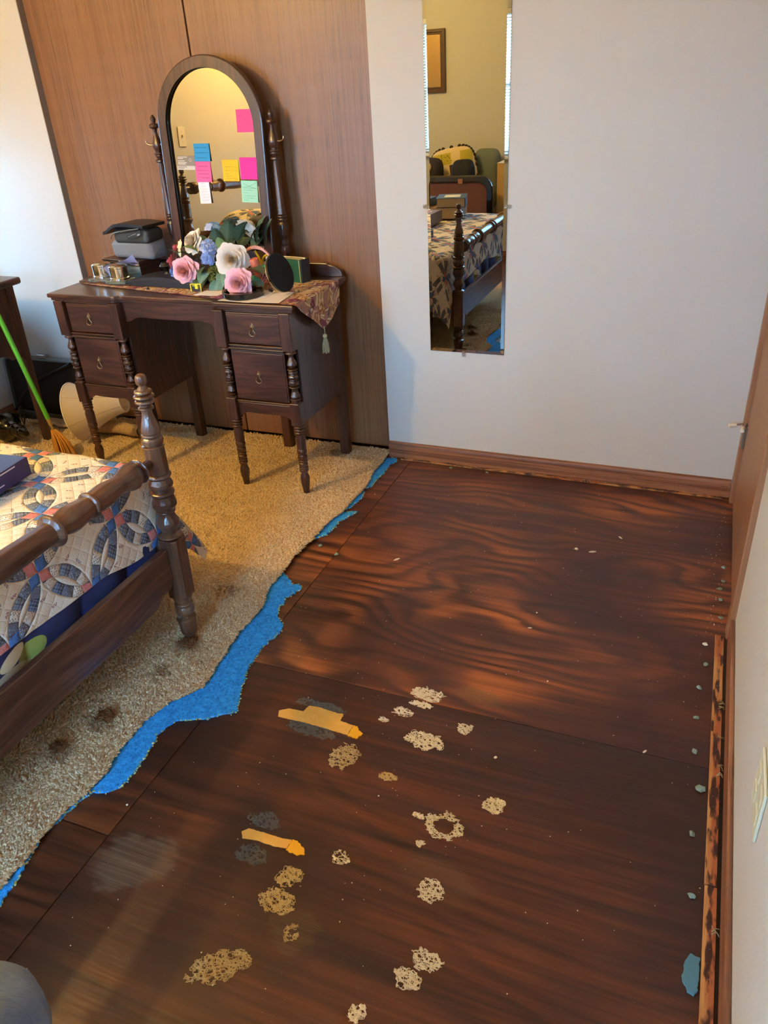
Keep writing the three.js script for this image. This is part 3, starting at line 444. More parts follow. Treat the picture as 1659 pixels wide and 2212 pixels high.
  // low gallery along the back edge
  const s = new THREE.Shape(); s.moveTo(-1.28, VT); s.lineTo(-1.28, VT + 0.010); s.quadraticCurveTo(-1.275, VT + 0.040, -1.225, VT + 0.046); s.lineTo(-1.215, VT + 0.052); s.lineTo(-0.225, VT + 0.052); s.lineTo(-0.215, VT + 0.046); s.quadraticCurveTo(-0.165, VT + 0.040, -0.158, VT + 0.004); s.lineTo(-0.158, VT);
  part('back_gallery', grainUV(plate(s, 0.002, 0.022, 0.003), 'x'), M.wood, v);
  // turned mirror posts
  const post = (x, z) => mv(turned(1.412, 0.004, [['b', 1.411, 0.006], ['s', 1.396, 0.0115], ['s', 1.382, 0.008], ['l', 1.380, 0.012], ['b', 1.362, 0.0205], ['l', 1.360, 0.010], ['s', 1.350, 0.0085], ['s', 1.298, 0.0200], ['s', 1.274, 0.0125], ['b', 1.266, 0.0185], ['b', 1.258, 0.0165], ['s', 1.250, 0.010], ['b', 1.236, 0.0185], ['s', 1.222, 0.0115], ['l', 1.04, 0.0180], ['l', 1.037, 0.0145], ['b', 1.027, 0.0205], ['l', 1.025, 0.016], ['b', 1.016, 0.0195], ['l', 1.013, 0.016], ['s', 0.995, 0.0215], ['l', 0.965, 0.0205], ['s', 0.94, 0.0115], ['s', 0.925, 0.0115], ['l', 0.922, 0.016], ['b', 0.885, 0.0225], ['l', 0.878, 0.012], ['s', 0.862, 0.021], ['l', 0.852, 0.0225], ['l', VT, 0.0235]], 24), x, 0, z);
  for (const [x, sd] of [[-0.392, 1], [-0.928, -1]]) {
    const p = part('mirror_post', post(x, 0.047), M.wood, v);
    part('knob', [tube([[x + sd * 0.012, 1.303, 0.047], [x + sd * 0.034, 1.303, 0.050], [x + sd * 0.046, 1.309, 0.052], [x + sd * 0.049, 1.320, 0.052]], 0.0034, 20, 8), rod([x - sd * 0.036, 1.303, 0.052], [x + sd * 0.016, 1.303, 0.047], 0.004, 10)], M.brass, p, 'hooked metal pivot knob');
  }
}
// the arched mirror, turned a little about its pivots
const mirrorFrame = (() => {
  const arch = (w, yb, ys, ins = 0) => { const s = new THREE.Shape(); s.moveTo(-w, yb); s.lineTo(-w, ys); const n = 32; for (let i = 1; i < n; i++) { const a = Math.PI - Math.PI * i / n; s.lineTo(w * Math.cos(a), ys + (w + ins) * Math.sin(a)); } s.lineTo(w, ys); s.lineTo(w, yb); s.closePath(); return s; };
  const g = new THREE.Group();
  const sh = arch(0.241, -0.445, 0.058, -0.005); sh.holes.push(arch(0.2065, -0.41, 0.05, 0.0));
  const fr = part('mirror_frame', grainUV(plate(sh, -0.012, 0.014, 0.005), 'y'), M.wood, vanity);
  const lip = arch(0.2075, -0.411, 0.05, 0.001); lip.holes.push(arch(0.2035, -0.407, 0.05, -0.003));
  part('inner_bead', plate(lip, -0.004, 0.004, 0.001), M.black, fr, 'black bead round the glass');
  part('mirror_glass', plate(arch(0.2062, -0.4095, 0.05, 0), -0.007, -0.002), M.oldMirror, fr, 'silvered arched mirror glass');
  part('back_board', plate(arch(0.2062, -0.4095, 0.05, 0), -0.0115, -0.0075), M.black, fr);
  fr.position.set(-0.653, 1.31, 0.064); fr.rotation.order = 'YXZ'; fr.rotation.set(R(-2.0), R(-1.5), R(-1.2)); fr.updateMatrixWorld(true);
  return fr;
})();
// things stuck on the mirror glass: place in the glass's own x, y
function onGlass(o, x, y, z = 0.0, roll = 0) { o.position.copy(mirrorFrame.localToWorld(V3(x, y, z - 0.002))); o.quaternion.copy(mirrorFrame.quaternion); o.rotateZ(roll); return o; }
function scribble(g, x0, x1, y, amp, seed, n = 34) { g.beginPath(); let gap = 0; for (let i = 0; i <= n; i++) { const t = i / n, x = x0 + (x1 - x0) * t, a = amp * (0.35 + hash(i, seed)); const yy = y + (i % 2 ? -a : a * 0.3); if (gap > 0) { gap--; g.moveTo(x, y); continue; } if (hash(i + 9, seed) > 0.86) { gap = 1; } i ? g.quadraticCurveTo(x - (x1 - x0) / n * 0.8, yy, x, y + (hash(i, seed + 3) - 0.5) * amp * 0.6) : g.moveTo(x, y); } g.stroke(); }
function note(name, w, h, color, lines, ink, lw, label, cat, group, extra) {
  const t = canvasTex(256, Math.round(256 * h / w), (g, W, H) => { g.fillStyle = color; g.fillRect(0, 0, W, H); g.strokeStyle = ink; g.lineWidth = lw; g.lineCap = 'round'; lines.forEach(([x0, x1, y, a], i) => scribble(g, x0 * W, x1 * W, y * H, a * H, i * 13 + Math.round(w * 1e4) + color.length * 7 + lines.length, Math.max(6, Math.round((x1 - x0) * 34)))); if (extra) extra(g, W, H); });
  const g = new THREE.BoxGeometry(w, h, 0.0008, 10, 10, 1); deform(g, (x, y, z) => [x, y, z + 0.0012 + 0.004 * Math.pow(clamp(0.45 - y / h), 2)]);
  const m = [mat(color, 0.85), mat(color, 0.85), mat(color, 0.85), mat(color, 0.85), mat(0xffffff, 0.8, { map: t }), mat(color, 0.85)];
  // front face shows the handwriting, the rest is plain
  const geoF = g.toNonIndexed(), grp = g.groups; const pick = (a) => { const o = new THREE.BufferGeometry(); for (const k of ['position', 'normal', 'uv']) { const A = geoF.attributes[k], arr = []; for (const q of a) for (let i = q.start; i < q.start + q.count; i++) for (let c = 0; c < A.itemSize; c++) arr.push(A.array[i * A.itemSize + c]); o.setAttribute(k, new THREE.BufferAttribute(new Float32Array(arr), A.itemSize)); } return o; };
  const o = thing(name, label, cat, [0, 0, 0], 0, group);
  part('written_face', pick([grp[4]]), m[4], o); part('paper', pick(grp.filter((_, i) => i !== 4)), m[0], o);
  return o;
}
{
  const L = (n, y0, dy, x0 = 0.12, x1 = 0.88, a = 0.03) => Array.from({ length: n }, (_, i) => [x0 + 0.04 * hash(i, n), x1 - 0.25 * hash(i, n + 4), y0 + i * dy, a]);
  const dx = -0.007;
  onGlass(note('sticky_note', 0.0755, 0.0785, '#f0508f', [[0.1, 0.8, 0.1, 0.02], [0.35, 0.9, 0.18, 0.02], [0.2, 0.75, 0.36, 0.025], [0.45, 0.62, 0.46, 0.02], [0.5, 0.75, 0.58, 0.02], [0.45, 0.6, 0.76, 0.02]], 'rgba(120,30,80,0.75)', 1.6, 'pink sticky note alone at the upper right of the arched mirror', 'sticky note'), 0.165 + dx, 0.070, 0, 0.01);
  onGlass(note('sticky_note', 0.074, 0.064, '#2f95cf', [[0.1, 0.85, 0.24, 0.07], [0.1, 0.9, 0.52, 0.07], [0.15, 0.78, 0.8, 0.06]], 'rgba(16,50,90,0.85)', 3, 'blue sticky note at the top of the left column on the arched mirror', 'sticky note'), -0.048 + dx, -0.040, 0.0012, 0.01);
  onGlass(note('sticky_note', 0.074, 0.077, '#f2629c', [], '#30121f', 3, 'pink sticky note ruled with dark lines below the blue one on the arched mirror', 'sticky note', undefined, (g, W, H) => { for (const [y, a, b] of [[0.24, 0.14, 0.8], [0.43, 0.1, 0.78], [0.6, 0.12, 0.85], [0.78, 0.1, 0.2], [0.79, 0.32, 0.86]]) { g.beginPath(); g.moveTo(a * W, y * H); g.lineTo(b * W, (y + 0.01) * H); g.stroke(); } }), -0.052 + dx, -0.110, 0, 0.015);
  onGlass(note('folded_note', 0.053, 0.088, '#e9e8ee', L(7, 0.14, 0.12, 0.2, 0.9, 0.022), 'rgba(90,80,110,0.7)', 2, 'small white folded paper strip at the bottom of the left column on the arched mirror', 'paper note'), -0.056 + dx, -0.185, 0.0024, 0.05);
  onGlass(note('sticky_note', 0.0745, 0.0775, '#f6b824', [[0.15, 0.85, 0.34, 0.035], [0.15, 0.5, 0.5, 0.03], [0.6, 0.95, 0.5, 0.012], [0.12, 0.35, 0.66, 0.03], [0.15, 0.6, 0.77, 0.035], [0.15, 0.75, 0.88, 0.03], [0.75, 0.95, 0.9, 0.03]], 'rgba(70,50,10,0.8)', 2, 'yellow sticky note in the lower row on the arched mirror', 'sticky note'), 0.078 + dx, -0.104, 0, 0.01);
  onGlass(note('sticky_note', 0.0765, 0.0785, '#f0359a', [[0.1, 0.9, 0.1, 0.025], [0.12, 0.8, 0.24, 0.03], [0.12, 0.3, 0.42, 0.02], [0.12, 0.85, 0.52, 0.025], [0.2, 0.75, 0.64, 0.02], [0.3, 0.7, 0.74, 0.02]], 'rgba(150,10,90,0.75)', 1.8, 'magenta sticky note right of the yellow one on the arched mirror', 'sticky note'), 0.161 + dx, -0.096, 0, 0.005);
  onGlass(note('sticky_note', 0.0745, 0.0795, '#9fdcc0', [[0.15, 0.9, 0.34, 0.03], [0.12, 0.7, 0.44, 0.03], [0.12, 0.4, 0.56, 0.02], [0.12, 0.85, 0.7, 0.03], [0.12, 0.8, 0.8, 0.03], [0.12, 0.4, 0.9, 0.03]], 'rgba(50,90,80,0.8)', 2, 'pale mint green sticky note with a crossed out top, below the magenta one', 'sticky note', undefined, (g, W, H) => { g.lineWidth = 2.5; g.beginPath(); g.moveTo(0.12 * W, 0.1 * H); g.quadraticCurveTo(0.5 * W, 0.3 * H, 0.95 * W, 0.36 * H); g.moveTo(0.12 * W, 0.3 * H); g.quadraticCurveTo(0.5 * W, 0.3 * H, 0.92 * W, 0.08 * H); g.stroke(); }), 0.156 + dx, -0.180, 0, -0.01);
  onGlass(note('business_card', 0.086, 0.051, '#8c857c', [], '#e6e2da', 3, 'grey printed card at the left edge of the arched mirror', 'card', undefined, (g, W, H) => { g.fillStyle = '#c9c6c0'; g.fillRect(0, 0.72 * H, W, 0.28 * H); g.fillStyle = '#e6e2da'; for (const [x, y, w] of [[0.04, 0.07, 0.55], [0.04, 0.17, 0.32], [0.04, 0.34, 0.4], [0.04, 0.46, 0.5], [0.04, 0.56, 0.44]]) g.fillRect(x * W, y * H, w * W, 0.045 * H); g.fillStyle = '#6d675e'; for (const [x, y, w] of [[0.04, 0.78, 0.5], [0.04, 0.88, 0.36]]) g.fillRect(x * W, y * H, w * W, 0.04 * H); g.beginPath(); g.arc(0.75 * W, 0.3 * H, 0.1 * H, 0, 7); g.stroke(); }), -0.131 + dx, -0.078, 0, 0.0);
}

// ---------- the tall bevelled mirror on the white wall ----------
{
  const t = thing('wall_mirror', 'tall narrow mirror hanging on the white wall right of the closet', 'mirror', [0.3595, 0.507, 0]);
  const w = 0.1525, h = 1.235, b = 0.013, d0 = 0.00315, d1 = 0.0042;
  const A = [[-w, 0], [w, 0], [w, h], [-w, h]], B = [[-w + b, b], [w - b, b], [w - b, h - b], [-w + b, h - b]], pos = [];
  const quad = (p, q, r, s) => { for (const k of [p, q, r, p, r, s]) pos.push(...k); };
  part('mirror_face', (() => { const g = new THREE.PlaneGeometry(2 * (w - b), h - 2 * b); return mv(g, 0, h / 2, d1); })(), M.mirror, t, 'flat silvered face');
  for (let i = 0; i < 4; i++) { const j = (i + 1) % 4; pos.length = 0; quad([...A[i], d0], [...A[j], d0], [...B[j], d1], [...B[i], d1]); const g = new THREE.BufferGeometry(); g.setAttribute('position', new THREE.BufferAttribute(new Float32Array(pos), 3)); g.setAttribute('uv', new THREE.BufferAttribute(new Float32Array(12), 2)); g.computeVertexNormals(); part('bevel', g, M.mirror, t); }
  part('edge', box(-w, w, 0, h, 0.0003, d0 - 0.0001), mat(0x49605a, 0.2), t);
  const clip = phys(0xf4f6f4, 0.1, { transmission: 0.85, thickness: 0.004, ior: 1.45 });
  for (const [x, y, rot] of [[-w - 0.004, 0.555, 0], [w + 0.004, 0.555, Math.PI], [-0.012, -0.006, Math.PI / 2]]) { const g = merge([rbox(-0.012, 0.006, -0.007, 0.007, 0.0003, 0.0075, 0.003), rbox(0.0, 0.014, -0.0055, 0.0055, 0.0048, 0.0085, 0.0018), mv(new THREE.CylinderGeometry(0.003, 0.003, 0.0015, 10).rotateX(Math.PI / 2), -0.004, 0, 0.008)]); g.rotateZ(rot); part('clip', mv(g, x, y, 0), clip, t, 'clear plastic clip'); }
}

// ---------- things on the dressing table ----------
const TOP = VT;
// tapestry runner, laid askew, its pointed end hanging over the right edge
const tRunner = (() => {
  return canvasTex(1024, 1024, (g, W, H) => {
    reseed(77); g.fillStyle = '#a87a66'; g.fillRect(0, 0, W, H);
    const cols = ['#a06f48', '#c39c62', '#d9bd88', '#96505a', '#7d4450', '#b87e4c', '#e2cca0', '#77706a', '#a8687a', '#cf9f60', '#6d5a56', '#d8c090'];
    for (let i = 0; i < 420; i++) { const x = rr(0, W), y = rr(0, H), r = rr(26, 80), a = rr(0, 6.28); g.save(); g.translate(x, y); g.rotate(a); g.fillStyle = cols[Math.floor(rnd() * cols.length)]; g.beginPath(); g.ellipse(0, 0, r, r * rr(0.3, 0.5), 0, 0, 7); g.fill(); g.strokeStyle = rnd() < 0.5 ? '#e6d4aa' : '#6a4440'; g.lineWidth = 3; for (let k = -2; k <= 2; k++) { g.beginPath(); g.moveTo(-r, 0); g.quadraticCurveTo(0, k * r * 0.22, r, 0); g.stroke(); } g.restore(); }
    for (let i = 0; i < 26; i++) { const x = rr(0, W), y = rr(0, H), r = rr(40, 75), c = rnd() < 0.5 ? ['#7c2f44', '#a2586a', '#54202f'] : ['#c79a5c', '#e0c592', '#8f5c30']; for (let k = 0; k < 22; k++) { const a = k * 2.4, q = r * (1 - k / 24); g.fillStyle = c[k % 3]; g.beginPath(); g.ellipse(x + Math.cos(a) * q * 0.5, y + Math.sin(a) * q * 0.5, q * 0.55, q * 0.36, a, 0, 7); g.fill(); } }
    for (let y = 0; y < H; y += 4) { g.fillStyle = 'rgba(20,10,10,0.10)'; g.fillRect(0, y, W, 2); }
  });
})();
tRunner.wrapS = tRunner.wrapT = THREE.RepeatWrapping; tRunner.repeat.set(1.9, 1.9);
{
  const t = thing('table_runner', 'floral tapestry runner with a tasselled point hanging over the right edge of the dressing table', 'table runner');
  // bend a flat grid over the right edge at x = XE
  const XE = -0.150, out = [[-1.287, 0.284], [-1.16, 0.325], [-0.516, 0.430], [-0.150, 0.468], [-0.115, 0.43], [0.0, 0.262], [-0.06, 0.10], [-0.150, 0.085], [-1.16, 0.20]];
  const g0 = new THREE.ShapeGeometry(poly(out.map(([x, z]) => [x, -z]))); // triangulate finely through a grid
  const nx = 120, nz = 40, pos = [], uv = [], inside = (x, z) => inPoly(out, x, z);
  const P = (x, z) => { const over = x - XE, wob = 0.0016 * fbm(x * 14, z * 14, 2); if (over <= 0) return [x, TOP + 0.0012 + wob, z]; const r = 0.007, a = Math.min(over / r, Math.PI / 2), rest = Math.max(0, over - r * Math.PI / 2); return [XE + r * Math.sin(a) + 0.004 * Math.sin(z * 40) * Math.min(1, rest * 12) + 0.006 * Math.min(1, rest * 8), TOP + 0.0012 + wob - r * (1 - Math.cos(a)) - rest, z]; };
  const row = (x) => { let lo = null, hi = null; for (let i = 0; i < out.length; i++) { const [a, b] = out[i], [c, d] = out[(i + 1) % out.length]; if ((a - x) * (c - x) <= 0 && a !== c) { const z = b + (d - b) * (x - a) / (c - a); lo = lo === null ? z : Math.min(lo, z); hi = hi === null ? z : Math.max(hi, z); } } return [lo, hi]; };
  const xs = []; for (let i = 0; i <= nx; i++) xs.push(-1.2868 + (0.0 - -1.2868) * Math.pow(i / nx, 0.8));
  for (let i = 0; i < nx; i++) { const [a0, a1] = row(xs[i]), [b0, b1] = row(xs[i + 1]); if (a0 === null || b0 === null) continue; for (let k = 0; k < nz; k++) { const q = [[xs[i], a0 + (a1 - a0) * k / nz], [xs[i], a0 + (a1 - a0) * (k + 1) / nz], [xs[i + 1], b0 + (b1 - b0) * (k + 1) / nz], [xs[i + 1], b0 + (b1 - b0) * k / nz]]; for (const j of [0, 1, 2, 0, 2, 3]) { pos.push(...P(...q[j])); uv.push(q[j][0], q[j][1]); } } }
  let g = new THREE.BufferGeometry(); g.setAttribute('position', new THREE.BufferAttribute(new Float32Array(pos), 3)); g.setAttribute('uv', new THREE.BufferAttribute(new Float32Array(uv), 2)); g = mergeVertices(g, 1e-5); g.computeVertexNormals();
  part('cloth', g, mat(0xffffff, 0.85, { map: tRunner, bumpMap: tFine, bumpScale: 0.001, side: THREE.DoubleSide }), t);
  const tx = -0.139, tz = 0.262, ty = TOP - 0.139, tm = mat(0xb9b48e, 0.85), cord = [tube([[tx, ty + 0.006, tz], [tx + 0.001, ty - 0.012, tz], [tx, ty - 0.03, tz]], 0.0016, 8, 6)];
  const ta = part('tassel', [...cord, mv(turned(0, 0.003, [['b', -0.017, 0.009], ['l', -0.019, 0.006]], 14), tx, ty - 0.024, tz)], tm, t, 'pale cream tassel');
  const fr = []; reseed(4); for (let i = 0; i < 46; i++) { const a = rr(0, 6.28), r = 0.006 * Math.sqrt(rnd()), q = 0.016 * Math.sqrt(rnd()); fr.push(tube([[tx + r * Math.cos(a), ty - 0.042, tz + r * Math.sin(a)], [tx + (r + q) * 0.6 * Math.cos(a), ty - 0.065, tz + (r + q) * 0.6 * Math.sin(a)], [tx + q * Math.cos(a) * 0.95, ty - rr(0.094, 0.102), tz + q * Math.sin(a)]], 0.0011, 6, 4)); }
  part('fringe', fr, tm, ta).userData.kind = 'stuff';
}
const RT = TOP + 0.0032;   // on the runner
// desk set: thin tray with two ink pots and a ribbon
{
  const t = thing('desk_tray', 'thin flat wooden desk tray under two silver pots, left end of the dressing table', 'tray');
  part('board', grainUV(slab([[-1.275, 0.292], [-0.985, 0.322], [-0.995, 0.215], [-1.29, 0.20]], RT, RT + 0.006, 0.0015), 'x'), M.wood, t);
  const glass = phys(0xe8f4f4, 0.05, { transmission: 0.9, thickness: 0.01, ior: 1.5, attenuationColor: new THREE.Color(0.8, 0.95, 0.95), attenuationDistance: 0.05 });
  const pot = (x, z, lab) => { const p = thing('ink_pot', lab, 'ink pot', [x, RT + 0.0063, z], 0.1); p.scale.setScalar(1.18); part('glass_base', rbox(-0.040, 0.040, 0.0002, 0.011, -0.036, 0.036, 0.004), glass, p, 'clear square glass base'); part('cup', mv(turned(0.058, 0.031, [['s', 0.056, 0.0335], ['l', 0.052, 0.0335], ['l', 0.050, 0.0325], ['l', 0.02, 0.0325], ['l', 0.018, 0.0345], ['l', 0.0115, 0.0345]], 32), 0, 0, 0), M.silver, p); part('lid', mv(turned(0.0645, 0.002, [['s', 0.062, 0.022], ['l', 0.0585, 0.030]], 32), 0, 0, 0), M.silver, p); };
  pot(-1.165, 0.262, 'silver round ink pot nearest to the left end of the dressing table'); pot(-1.058, 0.286, 'silver round ink pot between the lavender ribbon and the black blotter');
  const rb = []; const gr = new THREE.PlaneGeometry(1, 0.045, 30, 6); deform(gr, (x, y) => { const s = x + 0.5; return [-1.16 + 0.15 * s + 0.01 * Math.sin(s * 6), RT + 0.026 + 0.075 * s + 0.012 * Math.sin(s * 5 + y * 30) + y * 0.7, 0.275 - 0.06 * s + 0.012 * Math.sin(s * 7) + y * 0.5]; });
  one('ribbon', gr, phys(0xb3b6e6, 0.6, { transmission: 0.35, thickness: 0, side: THREE.DoubleSide }), 'sheer lavender ribbon lying between the two silver ink pots', 'ribbon');
}
// box with a metal edge, and the soft bag on it
{
  const t = thing('jewellery_box', 'low brown box with a silvery blue front under the grey bag', 'box', [-1.105, RT, 0.135], R(-10));
  part('body', grainUV(rbox(-0.11, 0.11, 0.0, 0.055, -0.055, 0.055, 0.002), 'x'), M.wood, t);
  part('front_plate', rbox(-0.109, 0.109, 0.001, 0.054, 0.0552, 0.0585, 0.001), mat(0xaabfc9, 0.22, { metalness: 0.85 }), t);
  part('lid', [grainUV(rbox(-0.113, 0.113, 0.0555, 0.076, -0.058, 0.060, 0.002), 'x')], M.wood, t);
  part('lid_trim', [rbox(-0.1125, 0.1125, 0.058, 0.066, 0.0602, 0.0625, 0.001), rbox(-0.1125, 0.1125, 0.069, 0.0752, 0.0602, 0.0635, 0.001)], M.silver, t);
  const b = thing('wash_bag', 'soft grey zipped bag with a black flap lying open on the brown box', 'bag', [-1.065, RT + 0.0765, 0.122], R(-10));
  const bodyG = new RoundedBoxGeometry(0.235, 0.075, 0.105, 6, 0.02); mv(bodyG, 0.01, 0.038, 0);
  deform(bodyG, (x, y, z) => { const t1 = y / 0.075; return [x * (1 - 0.05 * t1) + 0.006 * Math.sin(z * 60 + y * 40) * t1, y * (1 + 0.10 * (x > 0 ? 0.3 : -0.2)) + 0.004 * (fbm(x * 40 + 9, z * 40) - 0.5) * (t1 > 0.1 ? 1 : 0), z + 0.010 * (fbm(x * 26, y * 40 + 3, 2) - 0.5) * 2 * (z > 0 ? 1 : 0.5)]; });
  part('bag_body', bodyG, phys(0x6f7276, 0.6, { sheen: 0.3, sheenColor: new THREE.Color(0.5, 0.55, 0.6) }), b);
  const pouch = new RoundedBoxGeometry(0.205, 0.062, 0.10, 6, 0.022); mv(pouch, 0.02, 0.092, 0.004); deform(pouch, (x, y, z) => [x, y + 0.06 * (x + 0.08) * 0.25 + 0.003 * Math.sin(x * 70 + z * 50), z + 0.004 * Math.sin(x * 45 + y * 60)]);
  part('pouch', pouch, mat(0x2b2c28, 0.55), b, 'black soft front pocket');
  const flap = new THREE.BoxGeometry(0.25, 0.012, 0.125, 24, 2, 10); deform(flap, (x, y, z) => [x, y + 0.122 + 0.022 * Math.cos(x * 7) - 0.006 + 0.11 * (x + 0.02) * 0.32 - 0.025 * sstep(0.04, 0.125, -x), z + 0.006]); part('flap', flap, mat(0x1b1d20, 0.42), b, 'stiff black lid flap');
  part('zip', tube([[-0.105, 0.078, 0.05], [-0.07, 0.102, 0.061], [0.0, 0.116, 0.064], [0.09, 0.128, 0.06]], 0.0024, 30, 6), mat(0x8d9088, 0.35, { metalness: 0.6 }), b);
  const lt = canvasTex(256, 64, (g, W, H) => { g.fillStyle = '#26271f'; g.fillRect(0, 0, W, H); g.strokeStyle = '#c9c8b8'; g.lineWidth = 3; scribble(g, 20, 170, 22, 10, 5, 14); g.fillStyle = '#d8d8c8'; g.font = 'bold 26px sans-serif'; g.fillText('IOW', 190, 56); });
  part('emblem', deform(mv(new THREE.PlaneGeometry(0.085, 0.021, 8, 2), 0.055, 0.10, 0.0605), (x, y, z) => [x, y + (x - 0.055) * 0.3, z + 0.0006 * 0]), mat(0xffffff, 0.6, { map: lt }), b, 'printed badge');
  const k = one('wooden_knob', mv(turned(0.075, 0.002, [['b', 0.0745, 0.004], ['s', 0.055, 0.0165], ['s', 0.03, 0.013], ['s', 0.0, 0.011]], 18), -1.03, 0.945, 0.062), mat(0xb9a596, 0.4), 'pale round wooden handle end showing above the black bag flap', 'handle');
  void k;
}
// rocker blotter
{
  const t = thing('ink_blotter', 'black rocker blotter with a round turned knob beside the flower arrangement', 'blotter', [-0.842, RT, 0.247], R(-1));
  const g = new THREE.BoxGeometry(0.335, 0.016, 0.13, 30, 2, 4); deform(g, (x, y, z) => [x, y + 0.0195 + 0.021 * Math.cos(x / 0.1675 * Math.PI / 2) - 0.010, z]); part('blotter_top', g, mat(0x26252a, 0.5), t);
  part('blotter_base', (() => { const q = new THREE.BoxGeometry(0.34, 0.017, 0.135, 30, 2, 4); return deform(q, (x, y, z) => [x, y + 0.0087 + (y > 0 ? 0.013 * Math.cos(x / 0.17 * Math.PI / 2) - 0.006 : 0), z]); })(), mat(0x1c1b1f, 0.55), t);
  part('knob', mv(turned(0.085, 0.002, [['s', 0.082, 0.020], ['s', 0.070, 0.0285], ['s', 0.058, 0.020], ['l', 0.055, 0.011], ['s', 0.046, 0.0085], ['s', 0.036, 0.013]], 28), -0.008, 0.0, -0.01), M.blackGloss, t);
}
one('thumb_tack', mv(turned(0.018, 0.0008, [['l', 0.009, 0.001], ['s', 0.006, 0.004], ['s', 0.0, 0.008]], 12), -0.872, RT, 0.352), M.black, 'tiny black clip standing on the runner in front of the blotter', 'clip');
{
  const t = thing('yellow_clip', 'small square yellow and black wire frame clip in front of the blotter', 'clip', [-0.640, RT, 0.352], R(8));
  const y = mat(0xe6d21c, 0.45); part('frame', [rbox(-0.023, -0.0195, 0, 0.030, -0.002, 0.002, 0.001), rbox(0.0195, 0.023, 0, 0.030, -0.002, 0.002, 0.001), rbox(-0.020, 0.020, 0.027, 0.0305, -0.002, 0.002, 0.001)], y, t); part('tab', [rbox(-0.003, 0.009, 0.010, 0.027, -0.001, 0.0015, 0.001), rbox(-0.014, -0.002, 0.021, 0.0235, -0.001, 0.001, 0.0005)], y, t); part('back', rbox(-0.019, 0.019, 0.0, 0.012, -0.006, -0.0025, 0.001), mat(0x2c1a16, 0.5), t);
}
// loose papers
{
  const sheet = (pts, y, lab, n) => { const m = mat(0xffffff, 0.8, { map: canvasTex(256, 256, (g, W, H) => { g.fillStyle = '#e9e4de'; g.fillRect(0, 0, W, H); g.strokeStyle = 'rgba(110,100,110,0.5)'; g.lineWidth = 1.5; for (let i = 0; i < 9; i++) scribble(g, 24, rr(120, 235), 26 + i * 24, 5, i + n * 7, 30); }) }); return one('paper_sheet', planarUV(slab(pts, y, y + 0.0007), (x, yy, z) => [(x + 0.65) * 3, -z * 4]), m, lab, 'paper'); };
  sheet([[-0.605, 0.335], [-0.50, 0.325], [-0.515, 0.40], [-0.62, 0.405]], RT, 'small pale paper sheet on the runner just left of the black compact', 1);
  sheet([[-0.472, 0.462], [-0.33, 0.472], [-0.27, 0.33], [-0.42, 0.315]], RT + 0.0002, 'white paper sheet under the black compact reaching the front edge', 2);
  sheet([[-0.345, 0.470], [-0.212, 0.462], [-0.228, 0.305], [-0.335, 0.30]], RT + 0.0012, 'cream paper sheet under the round black lid', 3);
  sheet([[-0.425, 0.40], [-0.30, 0.395], [-0.31, 0.30], [-0.40, 0.295]], RT + 0.0022, 'printed tan leaflet lying across the white papers behind the compact', 4);
}
// round black compact mirror, open
{
  const t = thing('compact_mirror', 'round black hinged compact mirror standing open on the papers', 'mirror', [-0.405, RT + 0.0032, 0.385], 0);
  const d = part('base_dish', toCreasedNormals(new THREE.LatheGeometry([[0.0001, 0.0], [0.076, 0.0], [0.079, 0.002], [0.079, 0.019], [0.0775, 0.0205], [0.0735, 0.0205], [0.0725, 0.019], [0.072, 0.0075], [0.0001, 0.0065]].map((q) => new THREE.Vector2(...q)), 48), 0.6), M.blackGloss, t);
  part('dish_recess', mv(turned(0.0090, 0.064, [['l', 0.0078, 0.066]], 48), 0, 0, 0), mat(0x8b8f92, 0.05, { metalness: 1 }), d);
  // lid: a disc whose dark back faces right and to the front, upright and leaning
  const lid = part('lid', turned(0.0055, 0.070, [['l', 0.004, 0.0735], ['l', -0.004, 0.0735], ['l', -0.0055, 0.071]], 48), M.blackGloss, t);
  part('felt_back', turned(0.0066, 0.066, [['l', 0.0052, 0.0715]], 48), mat(0x0c0c0c, 0.95), lid, 'matt black felt face');
  part('silver_rim', turned(-0.0058, 0.0715, [['l', -0.0085, 0.0715], ['l', -0.0088, 0.068]], 48), M.silver, lid);
  lid.position.set(0.137, 0.0755, -0.055); lid.rotation.order = 'YXZ'; lid.rotation.set(0, R(-6), R(-70));
  part('hinge', rod([0.088, 0.012, -0.048], [0.104, 0.012, -0.036], 0.006), M.black, t);
}
// ---------- flowers, basket, book ----------
const colorize = (g, f) => { if (g.index) g = g.toNonIndexed(); const p = g.attributes.position, c = new Float32Array(p.count * 3); for (let i = 0; i < p.count; i++) { const q = f(p.getX(i), p.getY(i), p.getZ(i)); c[3 * i] = q[0]; c[3 * i + 1] = q[1]; c[3 * i + 2] = q[2]; } g.setAttribute('color', new THREE.BufferAttribute(c, 3)); return g; };
const petalM = phys(0xffffff, 0.75, { vertexColors: true, side: THREE.DoubleSide, transmission: 0.12, thickness: 0 });
const leafM = phys(0xffffff, 0.6, { vertexColors: true, side: THREE.DoubleSide });
